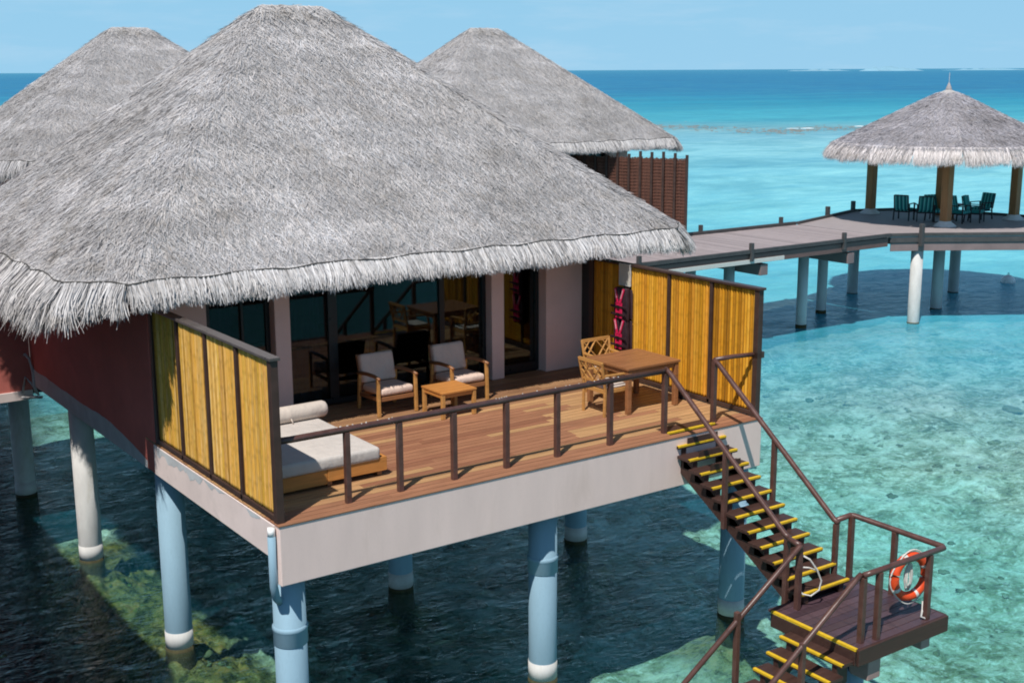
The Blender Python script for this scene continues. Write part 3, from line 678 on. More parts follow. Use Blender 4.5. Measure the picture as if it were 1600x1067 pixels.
# ------------------------------------------------------------------ bamboo screens
def bamboo_screen(x, label, mat, seed, caps):
    random.seed(seed)
    t = thing('bamboo_screen', label, 'screen', (x, 0, 0))
    posts = [.10, 1.10, 2.10, 3.12, 4.14]
    for i, y in enumerate(posts):
        wd = .10 if i in (0, 4) else .06
        MB().box(-.05, .05, y-wd/2, y+wd/2, .0 if i else -.02, 1.99).build('post', M['frame'], t, .006)
    MB().box(-.07, .07, .02, 4.2, 1.992, 2.03).build('top_rail', caps, t, .006)
    MB().box(-.05, .05, .152, 4.088, .02, .085).build('bottom_rail', M['frame'], t, .005)
    for a, b in zip(posts[:-1], posts[1:]):
        mb = MB(); y0 = a+(.055 if a < .2 else .034); y1 = b-(.055 if b > 4 else .034); y = y0
        while y < y1-.012:
            r = min(random.uniform(.025, .031), (y1-y)/2); g = random.uniform(.74, 1.12); cc = (g, g*random.uniform(.93, 1.03), g*random.uniform(.75, 1.25))
            if random.random() < .10: cc = (g*1.15, g*1.25, g*1.7)
            if random.random() < .13: cc = (g*.62, g*.58, g*.5)
            z0, z1 = .09, 1.988; n = 40; zs = [z0+(z1-z0)*k/(n-1) for k in range(n)]; ph = random.randrange(5)
            off = random.uniform(-.003, .003)
            rr = [r*(1.06 if (k+ph) % 7 == 0 else 1.) for k in range(n)]; tn = [tuple(q*(.84 if (k+ph) % 7 == 0 else 1.) for q in cc) for k in range(n) for _ in range(8)]
            bow = random.uniform(-.003, .003)
            mb.tube([(off, y+r+bow*math.sin(math.pi*k/(n-1)), z) for k, z in enumerate(zs)], rr, 8, cc); mb.c[-8*n:] = tn; y += 2*r+random.uniform(.004, .010)
        bp_ = mb.build('bamboo_panel', mat, t, 0, True)
        MB().box(-.004, .004, y0, y1, .09, 1.985).build('backing', M['frame'], bp_)
    return t
scrL = bamboo_screen(.05, 'weathered yellow bamboo screen on the left side of the deck, beside the daybed', M['bamboo_old'], 3, M['cap'])
scrR = bamboo_screen(8.07, 'golden bamboo screen on the right side of the deck, behind the dining table', M['bamboo'], 4, M['frame'])
MB().box(-.03, .03, 4.2, 4.42, 0, 2.3).build('end_post', M['black'], scrR, .006)

# ------------------------------------------------------------------ deck railing
rl = thing('deck_railing', 'brown metal railing along the front edge of the deck', 'railing', (0, .25, 0))
for x in (1.06, 1.81, 2.63, 3.47, 4.33, 5.28, 6.32):
    MB().box(x-.036, x+.036, -.036, .036, -.02, .915).build('post', M['rail'], rl, .006)
hr = MB().tube([(.10, -.02, .965), (.3, 0, .95), (6.345, 0, .95)], .043, 12); hr.build('handrail', M['rail'], rl, 0, True)
bi = MB()
for k in range(26):
    x = random.choice((random.uniform(.9, 2.2), random.uniform(3.3, 5.6))); bi.lathe((x, random.uniform(-.02, .02), .985), [(.004, 0), (.011, .004), (.004, .012)], 6)
bi.build('dried_droppings', M['rope'], rl)
rs = thing('railing_return', 'short brown rail between the right bamboo screen and the top of the stairs', 'railing', (7.32, .25, 0))
MB().box(-.036, .036, -.036, .036, -.02, .95).build('post', M['rail'], rs, .006)
MB().tube([(0, 0, .98), (.35, -.02, .985), (.82, -.14, .99)], .036, 12).build('handrail', M['rail'], rs, 0, True)
MB().box(.70, .86, -.2, -.12, .93, 1.03).build('bracket', M['frame'], rs, .006)

# ------------------------------------------------------------------ stairs
RUN, RISE = .2455, .1468
stt = thing('staircase', 'dark timber stairs with yellow edges running from the deck down to the landing', 'staircase', (6.35, .2, 0))
def flight(root, n, start, width, horiz, u, v, rise, run, first=0, stringer=True):
    """u: unit travel direction, v: unit direction along the tread"""
    u, v = Vector(u), Vector(v)
    for k in range(first, n):
        c = u*(run*k) + Vector((0, 0, -rise*k)) + Vector(start)
        a = c - u*.275; b = c
        m = MB(); p0 = a; q0 = b
        vs = [p0, q0, q0+v*width, p0+v*width]; top = [Vector(x) for x in vs]; bot = [x-Vector((0, 0, .048)) for x in vs]
        m.add(bot+top, [(3, 2, 1, 0), (4, 5, 6, 7), (0, 1, 5, 4), (1, 2, 6, 5), (2, 3, 7, 6), (3, 0, 4, 7)])
        g = random.uniform(.8, 1.25)
        tr = m.build('tread', M['stairwood'], root, .005)
        nb = MB(); e = c+Vector((0, 0, .004)); vs = [e-u*.042, e+u*.004, e+u*.004+v*width, e-u*.042+v*width]
        lo = [x-Vector((0, 0, .030)) for x in vs]
        nb.add(lo+vs, [(3, 2, 1, 0), (4, 5, 6, 7), (0, 1, 5, 4), (1, 2, 6, 5), (2, 3, 7, 6), (3, 0, 4, 7)]).build('nosing', M['yellow'], tr, .003)
for k in [0]:
    flight(stt, 12, (0, 0, .002), .97, True, (0, -1, 0), (1, 0, 0), RISE, RUN)
for xx in (.09, .80):
    sm = MB()
    for k in range(0, 12):
        y1 = -RUN*k+.23; sm.box(xx, xx+.09, y1-.20, y1, -RISE*k-.19, -RISE*k-.05)
    sm.add([(xx+a, y, z) for a in (0, .092) for y, z in ((.0, -.19), (.0, -.46), (-2.76, -2.10), (-2.76, -1.83))],
           [(0, 1, 2, 3), (7, 6, 5, 4), (0, 4, 5, 1), (1, 5, 6, 2), (2, 6, 7, 3), (3, 7, 4, 0)])
    sm.build('stringer', M['stairwood'], stt)
for k in range(3):
    MB().box(.185, .795, -RUN*k-.24, -RUN*k-.225, -RISE*k-.14, -RISE*k-.05).build('riser', M['stairwood'], stt)
for x, side in ((-.005, 'L'), (.975, 'R')):
    for y, zb, zt in ((-1.22, -1.12, .02), (-2.42, -1.98, -.90)):
        MB().box(x-.034, x+.034, y-.034, y+.034, zb, zt).build('post', M['rail'], stt, .006)
    MB().tube([(x, .08, .965), (x, -.02, .93), (x, -2.38, -.85), (x, -2.46, -.875)], .040, 12).build('handrail', M['rail'], stt, 0, True)

ld = thing('stair_landing', 'dark brown landing platform with railing at the foot of the upper stairs', 'landing', (5.95, -3.78, -1.78))
mb = MB(); y = 0.
k = 0
while y < 1.55:
    g = random.uniform(.75, 1.3); mb.box(.0 if y < 1.42 else .42, 1.76, y, min(y+.128, 1.58), -.035, random.uniform(-.002, .001), (g, g, g*random.uniform(.95, 1.2))); y += .136
mb.build('landing_boards', M['landing'], ld, .003, False, 1)
MB().box(.0, 1.78, -.045, -.003, -.22, -.004).box(1.762, 1.80, -.003, 1.60, -.22, -.004).box(-.02, .0, 0, 1.42, -.22, -.04).build('edge_beam', M['stairwood'], ld, .005)
MB().box(.05, 1.70, .25, .37, -.36, -.225).box(.05, 1.70, 1.1, 1.22, -.36, -.225).build('joist', M['stairwood'], ld, .005)
MB().box(-.02, .03, 0, 1.42, -.03, .006).build('nosing', M['yellow'], ld, .003)
for x, y, zt in ((.31, 1.26, .88), (.19, .10, .87), (.43, .05, .90), (1.44, .06, .89), (1.70, 1.56, .93), (1.74, .85, .90)):
    MB().box(x-.036, x+.036, y-.036, y+.036, -.04, zt).build('post', M['rail'], ld, .006)
MB().tube([(1.40, 1.60, .91), (1.70, 1.60, .925), (1.74, 1.56, .925), (1.75, .10, .925), (1.72, .06, .925), (.30, .06, .925), (.18, .10, .90)], .040, 10).build('handrail', M['rail'], ld, 0, True)
MB().tube([(.36, 1.50, .905), (.31, 1.26, .905)], .04, 10).build('handrail', M['rail'], ld, 0, True)
p = MB().lathe((.42, .42, 0), [(.16, -3.0), (.16, -.52)], 24).build('pile', M['bluepile'], ld, 0, True)
p = MB().lathe((1.35, 1.1, 0), [(.14, -3.0), (.14, -.5)], 24).build('pile', M['bluepile'], ld, 0, True)
MB().box(.30, .54, .04, .34, -.54, -.225).build('bracket', M['pinkbracket'], ld, .01)
MB().box(1.38, 1.56, .06, .26, -.42, -.225).build('bracket', M['pinkbracket'], ld, .01)

lf = thing('lower_stairs', 'lower dark timber stairs with yellow edges dropping from the landing into the water', 'staircase', (5.95, -3.76, -1.78))
flight(lf, 10, (0, 0, 0), 1.04, True, (-1, 0, 0), (0, 1, 0), .158, .2335, 1)
for yy in (.10, .86):
    sm = MB()
    for k in range(1, 10):
        x1 = -.2335*k+.03; sm.box(x1, x1+.2, yy, yy+.08, -.158*k-.19, -.158*k-.05)
    sm.add([(x, yy+a, z) for a in (.002, .078) for x, z in ((.0, -.2), (.0, -.48), (-2.3, -2.04), (-2.3, -1.76))],
           [(3, 2, 1, 0), (4, 5, 6, 7), (1, 5, 4, 0), (2, 6, 5, 1), (3, 7, 6, 2), (0, 4, 7, 3)])
    sm.build('stringer', M['stairwood'], lf)
for y in (.11, 1.21):
    x0 = .17 if y < 1 else .30
    for k in (3.6, 8.):
        MB().box(-.2335*k-.034, -.2335*k+.034, y-.034, y+.034, -.158*k-.25, -.158*k+.84).build('post', M['rail'], lf, .006)
    MB().tube([(x0, y, .905), (x0-.04, y, .89), (-2.25, y, .89-.66*(2.25+x0))], .036, 10).build('handrail', M['rail'], lf, 0, True)

# lifebuoy, ropes
lb = thing('lifebuoy', 'orange and white lifebuoy hanging inside the landing railing', 'lifebuoy', (7.27, -3.52, -1.22), math.radians(-10))
def torus_seg(a0, a1, R, r, n=24, m=12, xs=1.):
    mb = MB(); pts = [(R*math.cos(a0+(a1-a0)*k/n)*xs, 0, R*math.sin(a0+(a1-a0)*k/n)) for k in range(n+1)]; mb.tube(pts, r, m); return mb
mb = MB(); mb.tube([(.262*math.cos(t), 0, .275*math.sin(t)) for t in np.linspace(0, 2*math.pi, 48, endpoint=False)], .062, 14, None, True)
mb.build('ring', M['lifering'], lb, 0, True)
for q in (.5, 1.95, 3.65, 5.1):
    MB().tube([(.262*math.cos(t), 0, .275*math.sin(t)) for t in np.linspace(q-.085, q+.085, 8)], .0645, 14, None).build('reflective_band', M['rope'], lb, 0, True)
gr = MB(); gr.tube([(.335*math.cos(t)*(1+.05*math.cos(4*t)), -.02, .355*math.sin(t)*(1+.05*math.cos(4*t))) for t in np.linspace(0, 2*math.pi, 60, endpoint=False)], .010, 6, None, True)
gr.build('grab_rope', M['rope'], lb, 0, True)
co = MB(); pts = []
for k in range(90): t = k*.42; pts.append((.055*math.sin(t)*.8+.02*math.sin(t*.23), .03+.01*math.sin(t*1.7), -.02+.16*math.cos(t)+.03*math.sin(t*.31)))
co.tube(pts, .010, 6).build('coiled_line', M['rope'], lb, 0, True)
rp = MB(); rp.tube([(7.39, -3.66, -1.55), (7.36, -3.68, -1.66), (7.31, -3.70, -1.73), (7.36, -3.73, -1.76), (7.45, -3.71, -1.75), (7.47, -3.68, -1.70)], .014, 8)
tag(rp.build('rope', M['rope'], None, 0, True), 'short pale rope end curled at the foot of the lifebuoy post', 'rope')
rp = MB(); rp.tube([(6.30, -2.50, -1.02), (6.42, -2.56, -1.10), (6.52, -2.60, -1.25), (6.60, -2.62, -1.42), (6.57, -2.62, -1.55), (6.45, -2.58, -1.62), (6.34, -2.53, -1.58), (6.29, -2.50, -1.5)], .013, 8)
rp.tube([(6.30, -2.50, -1.20), (6.42, -2.55, -1.22), (6.55, -2.6, -1.28)], .011, 8)
tag(rp.build('rope', M['rope'], None, 0, True), 'pale rope loop hanging from the left stair post above the landing', 'rope')

# ------------------------------------------------------------------ furniture on the deck
def rbox(name, x0, x1, y0, y1, z0, z1, mat, parent, bev=.05, puff=0.):
    o = MB().box(x0, x1, y0, y1, z0, z1).build(name, mat, parent, bev, True, 4); return o
def armchair():
    t = thing('armchair', 'left wooden armchair with grey cushions, left of the side table', 'armchair', (3.66, 3.83, 0), 0, 'armchairs with grey cushions on the deck')
    for s in (-1, 1):
        MB().bar((s*.335, -.325, 0), (s*.335, -.31, .60), .052, .05).build('leg', M['teak'], t, .008)
        MB().bar((s*.325, .36, 0), (s*.325, .30, .58), .05, .05).build('leg', M['teak'], t, .008)
        MB().tube([(s*.335, -.36, .605), (s*.335, -.2, .628), (s*.33, .05, .622), (s*.325, .24, .60), (s*.325, .38, .57)], [.026, .03, .032, .03, .024], 8).build('armrest', M['teak_dark'], t, 0, True)
    MB().bar((-.3, -.30, .27), (.3, -.30, .27), .03, .07).bar((-.3, .32, .24), (.3, .32, .24), .03, .07).bar((-.315, -.29, .27), (-.315, .32, .24), .03, .06).bar((.315, -.29, .27), (.315, .32, .24), .03, .06).build('seat_frame', M['teak_dark'], t, .005)
    bf = MB()
    for s in (-.29, .29): bf.bar((s, .29, .3), (s, .44, .86), .05, .03)
    for k in range(5): bf.bar((-.28, .31+.028*k, .38+.11*k), (.28, .31+.028*k, .38+.11*k), .03, .045)
    bf.build('back_frame', M['teak_dark'], t, .004)
    sc = rbox('seat_cushion', -.30, .30, -.34, .26, .31, .43, M['cushion'], t, .045); sc.rotation_euler = (math.radians(-2), 0, 0)
    bc = rbox('back_cushion', -.305, .305, -.065, .065, 0, .46, M['cushion'], t, .05); bc.location = (0, .275, .42); bc.rotation_euler = (math.radians(-14), 0, 0)
    return t
a1 = armchair(); a2 = copy_tree(a1); a2.location = (4.97, 3.76, 0); a2['label'] = 'right wooden armchair with grey cushions, behind the side table near the glass door'
ct = thing('side_table', 'small square orange teak side table between the two armchairs', 'table', (4.35, 3.09, 0))
m = MB()
for k in range(6): m.box(-.32, .32, -.31+k*.1045, -.31+k*.1045+.098, .395, .425)
m.build('tabletop', M['orange_teak'], ct, .004)
MB().box(-.28, .28, -.285, -.26, .33, .393).box(-.28, .28, .26, .285, .33, .393).box(-.305, -.282, -.28, .28, .33, .393).box(.282, .305, -.28, .28, .33, .393).build('apron', M['orange_teak'], ct, .003)
for sx in (-1, 1):
    for sy in (-1, 1): MB().box(sx*.285-.028, sx*.285+.028, sy*.275-.028, sy*.275+.028, 0, .392).build('leg', M['teak'], ct, .005)

db = thing('daybed', 'low wooden daybed with pale mattress beside the left bamboo screen', 'daybed', (.14, .93, 0))
MB().box(0, .98, 0, .04, .045, .235).box(.983, 1.86, -.006, .04, .075, .265).build('front_board', M['orange_teak'], db, .006)
MB().box(1.82, 1.86, .042, 2.12, .075, .265).box(0, .04, .042, 2.12, .06, .25).box(.042, 1.82, 2.08, 2.12, .06, .25).build('side_board', M['orange_teak'], db, .006)
sm = MB()
for k in range(14): sm.box(.042, 1.818, .06+k*.145, .06+k*.145+.11, .20, .228)
sm.build('slats', M['teak'], db)
for x in (.08, 1.0, 1.74):
    for y in (.1, 2.0): MB().box(x, x+.07, y-.05, y+.05, 0, .2).build('leg', M['teak_dark'], db, .004)
rbox('mattress', .02, 1.76, -.03, 2.10, .235, .415, M['mattress'], db, .05)
bo = thing('bolster', 'cream cylindrical bolster lying across the back of the daybed', 'cushion', (.22, 2.72, .53))
MB().tube([(0, 0, 0), (.02, 0, 0), (.05, 0, 0), (.9, 0, 0), (1.75, .02, 0), (1.79, .02, 0), (1.81, .02, 0)], [.07, .10, .118, .12, .118, .10, .07], 24).build('cover', M['white_cushion'], bo, 0, True)
MB().tube([(1.2, -.11, -.04), (1.21, -.13, -.08), (1.22, -.135, -.115)], .009, 6).build('tie', M['white_cushion'], bo, 0, True)

dt = thing('dining_table', 'brown wooden dining table in front of the right bamboo screen', 'table', (7.06, 1.84, 0))
m = MB().box(-.55, .55, -.53, -.44, .71, .745).box(-.55, .55, .44, .53, .71, .745).box(-.55, -.46, -.438, .438, .71, .745).box(.46, .55, -.438, .438, .71, .745)
for k in range(8): m.box(-.458+k*.1148, -.458+k*.1148+.112, -.438, .438, .712, .742)
m.build('tabletop', M['teak_dark'], dt, .004)
MB().box(-.45, .45, -.50, -.475, .625, .708).box(-.45, .45, .475, .50, .625, .708).box(-.515, -.49, -.45, .45, .625, .708).box(.49, .515, -.45, .45, .625, .708).build('apron', M['teak_dark'], dt, .004)
for sx in (-1, 1):
    for sy in (-1, 1): MB().box(sx*.49-.038, sx*.49+.038, sy*.475-.038, sy*.475+.038, 0, .708).build('leg', M['teak_dark'], dt, .006)
def dining_chair():
    t = thing('dining_chair', 'teak dining chair with crossed-lattice back on the near left side of the dining table', 'chair', (6.40, 1.70, 0), math.pi/2, 'dining chairs with lattice backs')
    # faces -y in its own frame
    for s in (-1, 1):
        MB().bar((s*.26, -.24, 0), (s*.26, -.24, .45), .038, .038).build('leg', M['teak'], t, .005)
        MB().bar((s*.26, .25, 0), (s*.265, .24, .44), .038, .038).bar((s*.265, .24, .44), (s*.285, .33, .88), .036, .036).build('leg', M['teak'], t, .005)
        MB().bar((s*.26, -.24, .45), (s*.265, -.20, .64), .034, .034).bar((s*.265, -.24, .645), (s*.275, .27, .66), .045, .028).build('armrest', M['teak'], t, .005)
    MB().bar((-.25, -.24, .40), (.25, -.24, .40), .03, .06).bar((-.25, .24, .40), (.25, .24, .40), .03, .06).bar((-.26, -.22, .40), (-.26, .22, .40), .03, .06).bar((.26, -.22, .40), (.26, .22, .40), .03, .06).bar((-.25, 0, .405), (.25, 0, .405), .40, .02).build('seat_frame', M['teak'], t, .003)
    b = MB().bar((-.285, .325, .86), (.285, .325, .86), .03, .055).bar((-.27, .262, .55), (.27, .262, .55), .026, .04)
    def P(u, v): return (u*.265, .262+.06*v, .55+.30*v)
    for a, c in (((-1, 0), (0, 1)), ((0, 1), (1, 0)), ((-1, 1), (0, 0)), ((0, 0), (1, 1)), ((-1, .5), (-.5, 1)), ((1, .5), (.5, 1)), ((-1, .5), (-.5, 0)), ((1, .5), (.5, 0))): b.bar(P(*a), P(*c), .016, .026, None, (0, 1, .2))
    b.build('lattice_back', M['teak'], t, .002)
    rbox('seat_cushion', -.25, .25, -.24, .22, .43, .475, M['white_cushion'], t, .02)
    return t
c1 = dining_chair(); c2 = copy_tree(c1); c2.location = (7.16, 2.60, 0); c2.rotation_euler = (0, 0, 0); c2['label'] = 'teak dining chair with crossed-lattice back behind the far side of the dining table'

nb = thing('notice_board', 'small white notice panel on the right bamboo screen, above the life jackets', 'sign', (8.0, 3.17, 1.84))
MB().box(-.012, .012, -.13, .13, -.175, .175).build('sheet', M['board'], nb, .003)
MB().box(-.018, .014, -.145, -.131, -.19, .19).box(-.018, .014, .131, .145, -.19, .19).box(-.018, .014, -.13, .13, .177, .19).box(-.018, .014, -.13, .13, -.19, -.177).build('border', M['rope'], nb, .002)
def life_jacket(z, label):
    t = thing('life_jacket', label, 'life jacket', (7.95, 3.17, z), 0, 'life jackets hung on the bamboo screen')
    def vest(s):
        o = MB(); prof = [(.0, .05, .20), (.10, .05, .215), (.22, .06, .20), (.34, .07, .19), (.45, .075, .15), (.56, .085, .12)]
        vs = []; fs = []
        for h_, i, w_ in prof:
            for x in (-.055, .0, .035):
                q = 0 if x != 0 else .012
                vs += [(x-q*0, s*(i*.35), h_-.28), (x, s*(i+w_*.5), h_-.28)] if x != 0 else [(-.075, s*(i*.6+w_*.2), h_-.28), (.0, s*(i+w_*.62), h_-.28)]
        n = 6
        for k in range(len(prof)-1):
            a = k*n; b = a+n; ring = [0, 2, 1, 3, 5, 4]
            for q in range(6): i0, i1 = ring[q], ring[(q+1) % 6]; fs.append((a+i0, a+i1, b+i1, b+i0))
        ring = [0, 2, 1, 3, 5, 4]; fs += [tuple(ring)[::-1], tuple((len(prof)-1)*n+i for i in ring)]
        o.add(vs, fs); return o
    for s in (-1, 1): vest(s).build('front_panel', M['jacket'], t, .015, True, 3)
    rb = MB().box(.036, .075, -.19, .19, -.26, .26); rb.build('back_panel', M['jacket'], t, .02, True, 3)
    for s in (-1, 1):
        MB().bar((-.088, s*.03, .02), (-.075, s*.115, .27), .05, .014, None, (1, 0, 0)).build('chest_flash', M['pink'], t, .003)
        MB().bar((-.092, s*.055, .10), (-.084, s*.10, .25), .018, .012, None, (1, 0, 0)).build('strap', M['strap'], t, .002)
    MB().box(-.088, -.076, -.085, .085, -.24, .03).build('centre_panel', M['pink'], t, .004)
    MB().box(-.100, -.080, -.20, .20, -.06, -.025).box(-.100, -.080, -.20, .20, -.19, -.155).build('belt', M['jacket'], t, .003)
    MB().box(-.112, -.101, -.035, .035, -.072, -.015).box(-.112, -.101, -.035, .035, -.20, -.145).build('buckle', M['buckle'], t, .003)
    MB().bar((.0, 0, .22), (.06, 0, .30), .03, .015).build('hanger_loop', M['buckle'], t, .002)
life_jacket(1.34, 'upper magenta and black life jacket hanging on the right bamboo screen')
life_jacket(.80, 'lower magenta and black life jacket hanging beneath another one behind the dining table')
dm = thing('floor_light', 'small dark floor light at the foot of the right bamboo screen', 'light fitting', (7.93, 1.62, 0))
MB().box(-.06, .06, -.16, .16, .0, .08).build('housing', M['skirt'], dm, .015)
MB().tube([(0, -.1, .08), (-.02, -.02, .10), (0, .1, .08)], .02, 8).build('cable', M['skirt'], dm, 0, True)

# inside the room
bd = thing('bed', 'double bed with white linen inside the room behind the glass', 'bed', (3.3, 9.3, 0))
MB().box(-1.0, 1.0, -1.1, 1.1, .08, .34).build('base', M['teak_dark'], bd, .02)
rbox('mattress', -.95, .95, -1.05, 1.05, .342, .60, M['linen'], bd, .06)
MB().box(-1.05, 1.05, 1.12, 1.2, 0, 1.2).build('headboard', M['teak_dark'], bd, .02)
for s in (-.48, .48): rbox('pillow', s-.36, s+.36, .55, 1.0, .60, .76, M['linen'], bd, .07)
dk = thing('desk', 'dark wooden desk inside the room behind the sliding glass door', 'desk', (5.2, 5.9, 0))
MB().box(-.6, .6, -.3, .3, .72, .76).build('desktop', M['teak_dark'], dk, .005)
for sx in (-.55, .55):
    for sy in (-.25, .25): MB().box(sx-.03, sx+.03, sy-.03, sy+.03, 0, .718).build('leg', M['teak_dark'], dk, .004)

# ------------------------------------------------------------------ slatted fence of the rear villa
fn = thing('slatted_fence', 'tall red-brown slatted privacy fence beside the rear villa', 'fence', (21.4, 22.4, 0), math.atan2(18.15-22.4, 23.35-21.4))
FL = math.hypot(18.15-22.4, 23.35-21.4)
m = MB(); k = 0; x = .02
while x < FL-.02:
    m.box(x, x+random.uniform(.022, .036), -.015+random.uniform(-.008, .008), .015, -.6, 2.36+random.uniform(-.03, .03))
    x += .042; k += 1
for q in range(26): m.box(.02, FL-.02, -.028, -.0165, -.55+q*.11, -.55+q*.11+.03)
m.build('slats', M['lattice'], fn)
for q in range(12): MB().box(FL*q/11-.04, FL*q/11+.04, -.095, -.017, -.7, 2.46+random.uniform(0, .16)).build('post', M['frame'], fn)
MB().box(.01, FL-.01, .0155, .0178, -.6, 2.3).build('backing', M['frame'], fn)
MB().box(0, FL, .018, .06, 2.1, 2.18).box(0, FL, .018, .06, .3, .38).build('rail', M['lattice'], fn)

# ------------------------------------------------------------------ walkway and gazebo platform
wk = thing('jetty_walkway', 'pinkish boarded walkway on piles leading to the gazebo', 'walkway', (20, 16, -.32))
PL = [(30.3, 13.85), (33.4, 11.75), (36.5, 11.6), (38.2, 13.6), (37.5, 17.0), (36.15, 19.5), (34.4, 20.25), (31.75, 19.4), (29.4, 18.68), (29.3, 14.4)]
mb = MB(); x = 13.0
while x < 29.2:
    g = random.uniform(.85, 1.12); y1 = 18.6; mb.box(x-20, x+.14-20, 14.45-16, y1-16, -.04, random.uniform(-.003, .002), (g, g*.98, g*.98)); x += .148
mb.build('boards', M['greydeck'], wk)
for yy, nm in ((14.38, 'kerb'), (18.68, 'kerb')): MB().bar((13-20, yy-16, .05), (29.3-20, yy-16, .05), .10, .12).build(nm, M['kerb'], wk, .01)
MB().box(13-20, 9.2, 14.4-16, 14.5-16, -.34, -.045).build('fascia', M['fascia_brown'], wk, .01)
MB().box(13-20, 9.4, 18.55-16, 18.65-16, -.34, -.045).build('fascia', M['fascia_brown'], wk, .01)
MB().box(13-20, 9.2, 14.8-16, 15.1-16, -.40, -.045).box(13-20, 9.4, 17.7-16, 18.0-16, -.40, -.045).build('beam', M['fascia_brown'], wk, .01)
MB().box(13-20, 4.1, 14.37-16, 14.398-16, -.33, -.20).build('pale_board', M['rope'], wk, .005)
for x in (19., 23.1, 27.2):
    MB().box(x-20, x-20+.32, 14.42-16, 18.4-16, -.76, -.405).build('crossbeam', M['fascia_pink'], wk, .01)
for x, y in ((19.2, 15.0), (19.2, 17.2), (22.9, 15.6), (22.9, 17.4), (26.6, 15.8), (29.2, 17.2)):
    q = MB().lathe((x-20, y-16, 0), [(.18, -5), (.18, -.42)], 20).build('pile', M['greypile'], wk, 0, True)
    MB().lathe((x-20, y-16, 0), [(.19, -5), (.20, -3.3), (.187, -2.95)], 20).build('algae_ring', M['algae'], q, 0, True)
for x, y in ((18., 14.36), (22.6, 14.36), (26.9, 14.36), (24.6, 18.75), (28.6, 18.75)):
    MB().box(x-20-.06, x-20+.06, y-16-.06, y-16+.06, -.25, .32).build('bollard', M['kerb'], wk, .01)
gp = thing('gazebo_platform', 'raised polygonal timber platform on white and grey piles under the gazebo', 'platform', (33.5, 15.6, -.32))
lp = [(x-33.5, y-15.6) for x, y in PL]
pb = MB().prism(lp, -.06, 0.); pb.build('boards', M['greydeck'], gp)
def ring_wall(poly, z0, z1, th, name, mat, par, inset=0., closed=True):
    m = MB(); n = len(poly)
    for i in range(n if closed else n-1):
        p, q = Vector((*poly[i], 0)), Vector((*poly[(i+1) % n], 0)); m.bar(p+Vector((0, 0, (z0+z1)/2)), q+Vector((0, 0, (z0+z1)/2)), th, z1-z0)
    return m.build(name, mat, par, .008)
ring_wall(lp[9:]+lp[:9], .005, .10, .09, 'kerb', M['kerb'], gp, closed=False)
ring_wall(lp[9:]+lp[:9], -.22, -.065, .05, 'fascia', M['kerb'], gp, closed=False)
lp2 = [(x*.985, y*.985) for x, y in lp]
ring_wall(lp2[9:]+lp2[:9], -.52, -.222, .06, 'beam', M['fascia_pink'], gp, closed=False)
MB().prism([(x*.95, y*.95) for x, y in lp], -.30, -.065).build('underfloor', M['fascia_brown'], gp)
for x, y, mt in ((30.42, 14.10, 'whitepile'), (33.3, 15.3, 'greypile'), (36.8, 17.1, 'greypile'), (33.4, 19.3, 'greypile'), (35.6, 12.4, 'greypile')):
    q = MB().lathe((x-33.5, y-15.6, 0), [(.205, -5), (.205, -.30)], 22).build('pile', M[mt], gp, 0, True)
    MB().lathe((x-33.5, y-15.6, 0), [(.215, -5), (.225, -3.35), (.21, -3.05)], 22).build('algae_ring', M['algae'], q, 0, True)
MB().bar((30.42-33.5, 14.2-15.6, -.42), (32.6-33.5, 18.2-15.6, -.42), .34, .24).build('crossbeam', M['fascia_pink'], gp, .01)
for x, y in ((30.2, 13.80), (32.0, 19.52), (34.4, 20.3), (33.4, 11.7)):
    MB().box(x-33.5-.07, x-33.5+.07, y-15.6-.07, y-15.6+.07, -.35, .42).build('bollard', M['kerb'], gp, .01)

gz = thing('gazebo', 'thatched gazebo with brown posts standing over the water at right', 'gazebo', (34.85, 16.5, -.32))
def gazebo():
    ap = (0, 0, 4.86); R = 4.02; ez = 2.90; n = 16
    ring = [(R*math.cos(2*math.pi*(k+.5)/n-.6), R*math.sin(2*math.pi*(k+.5)/n-.6), ez) for k in range(n)]
    cr = [(x*.07, y*.07, ap[2]-.12) for x, y, z in ring]
    polys = [[ring[i], ring[(i+1) % n], cr[(i+1) % n], cr[i]] for i in range(n)]
    mb = MB()
    for P in polys: mb.add(P, [(0, 1, 2, 3)])
    und = [(x*.98, y*.98, z-.15) for x, y, z in ring]
    for i in range(n):
        j = (i+1) % n; mb.add([ring[i], ring[j], und[j], und[i]], [(3, 2, 1, 0)]); mb.add([und[i], und[j], (0, 0, ap[2]-.35)], [(2, 1, 0)])
        mb.add([cr[i], cr[j], ap], [(0, 1, 2)])
    rf = mb.build('roof', M['thatch_base'], gz)
    blades(polys, 1300, (.12, .32), (.012, .024), (.02, .2), .34, 'thatch', M['straw_brown'], rf, 15)
    edges = []
    for i in range(n):
        p, q = ring[i], ring[(i+1) % n]; d = Vector(q)-Vector(p); on = Vector((d.y, -d.x, 0)).normalized(); edges.append((p, q, on, (.74, .74), .10))
    fringe(edges, 1200, 'eave_fringe', M['straw_brown_fringe'], rf, 18, .62)
    MB().lathe((0, 0, ap[2]), [(.10, -.12), (.11, .0), (.07, .10), (.03, .2), (.010, .22), (.008, .58)], 12).build('finial', M['finial'], gz, 0, True)
    for x, y in ((34.35, 19.4), (33.1, 15.0), (36.9, 14.75), (34.6, 16.35)):
        a, b = x-34.85, y-16.5
        pt = MB().box(a-.15, a+.15, b-.15, b+.15, .1, 3.3).build('post', M['gazebo_post'], gz, .02)
        MB().lathe((a, b, 0), [(.40, .0), (.38, .05), (.23, .16), (.22, .20)], 20).build('footing', M['rooffoot'], pt, 0, True)
gazebo()

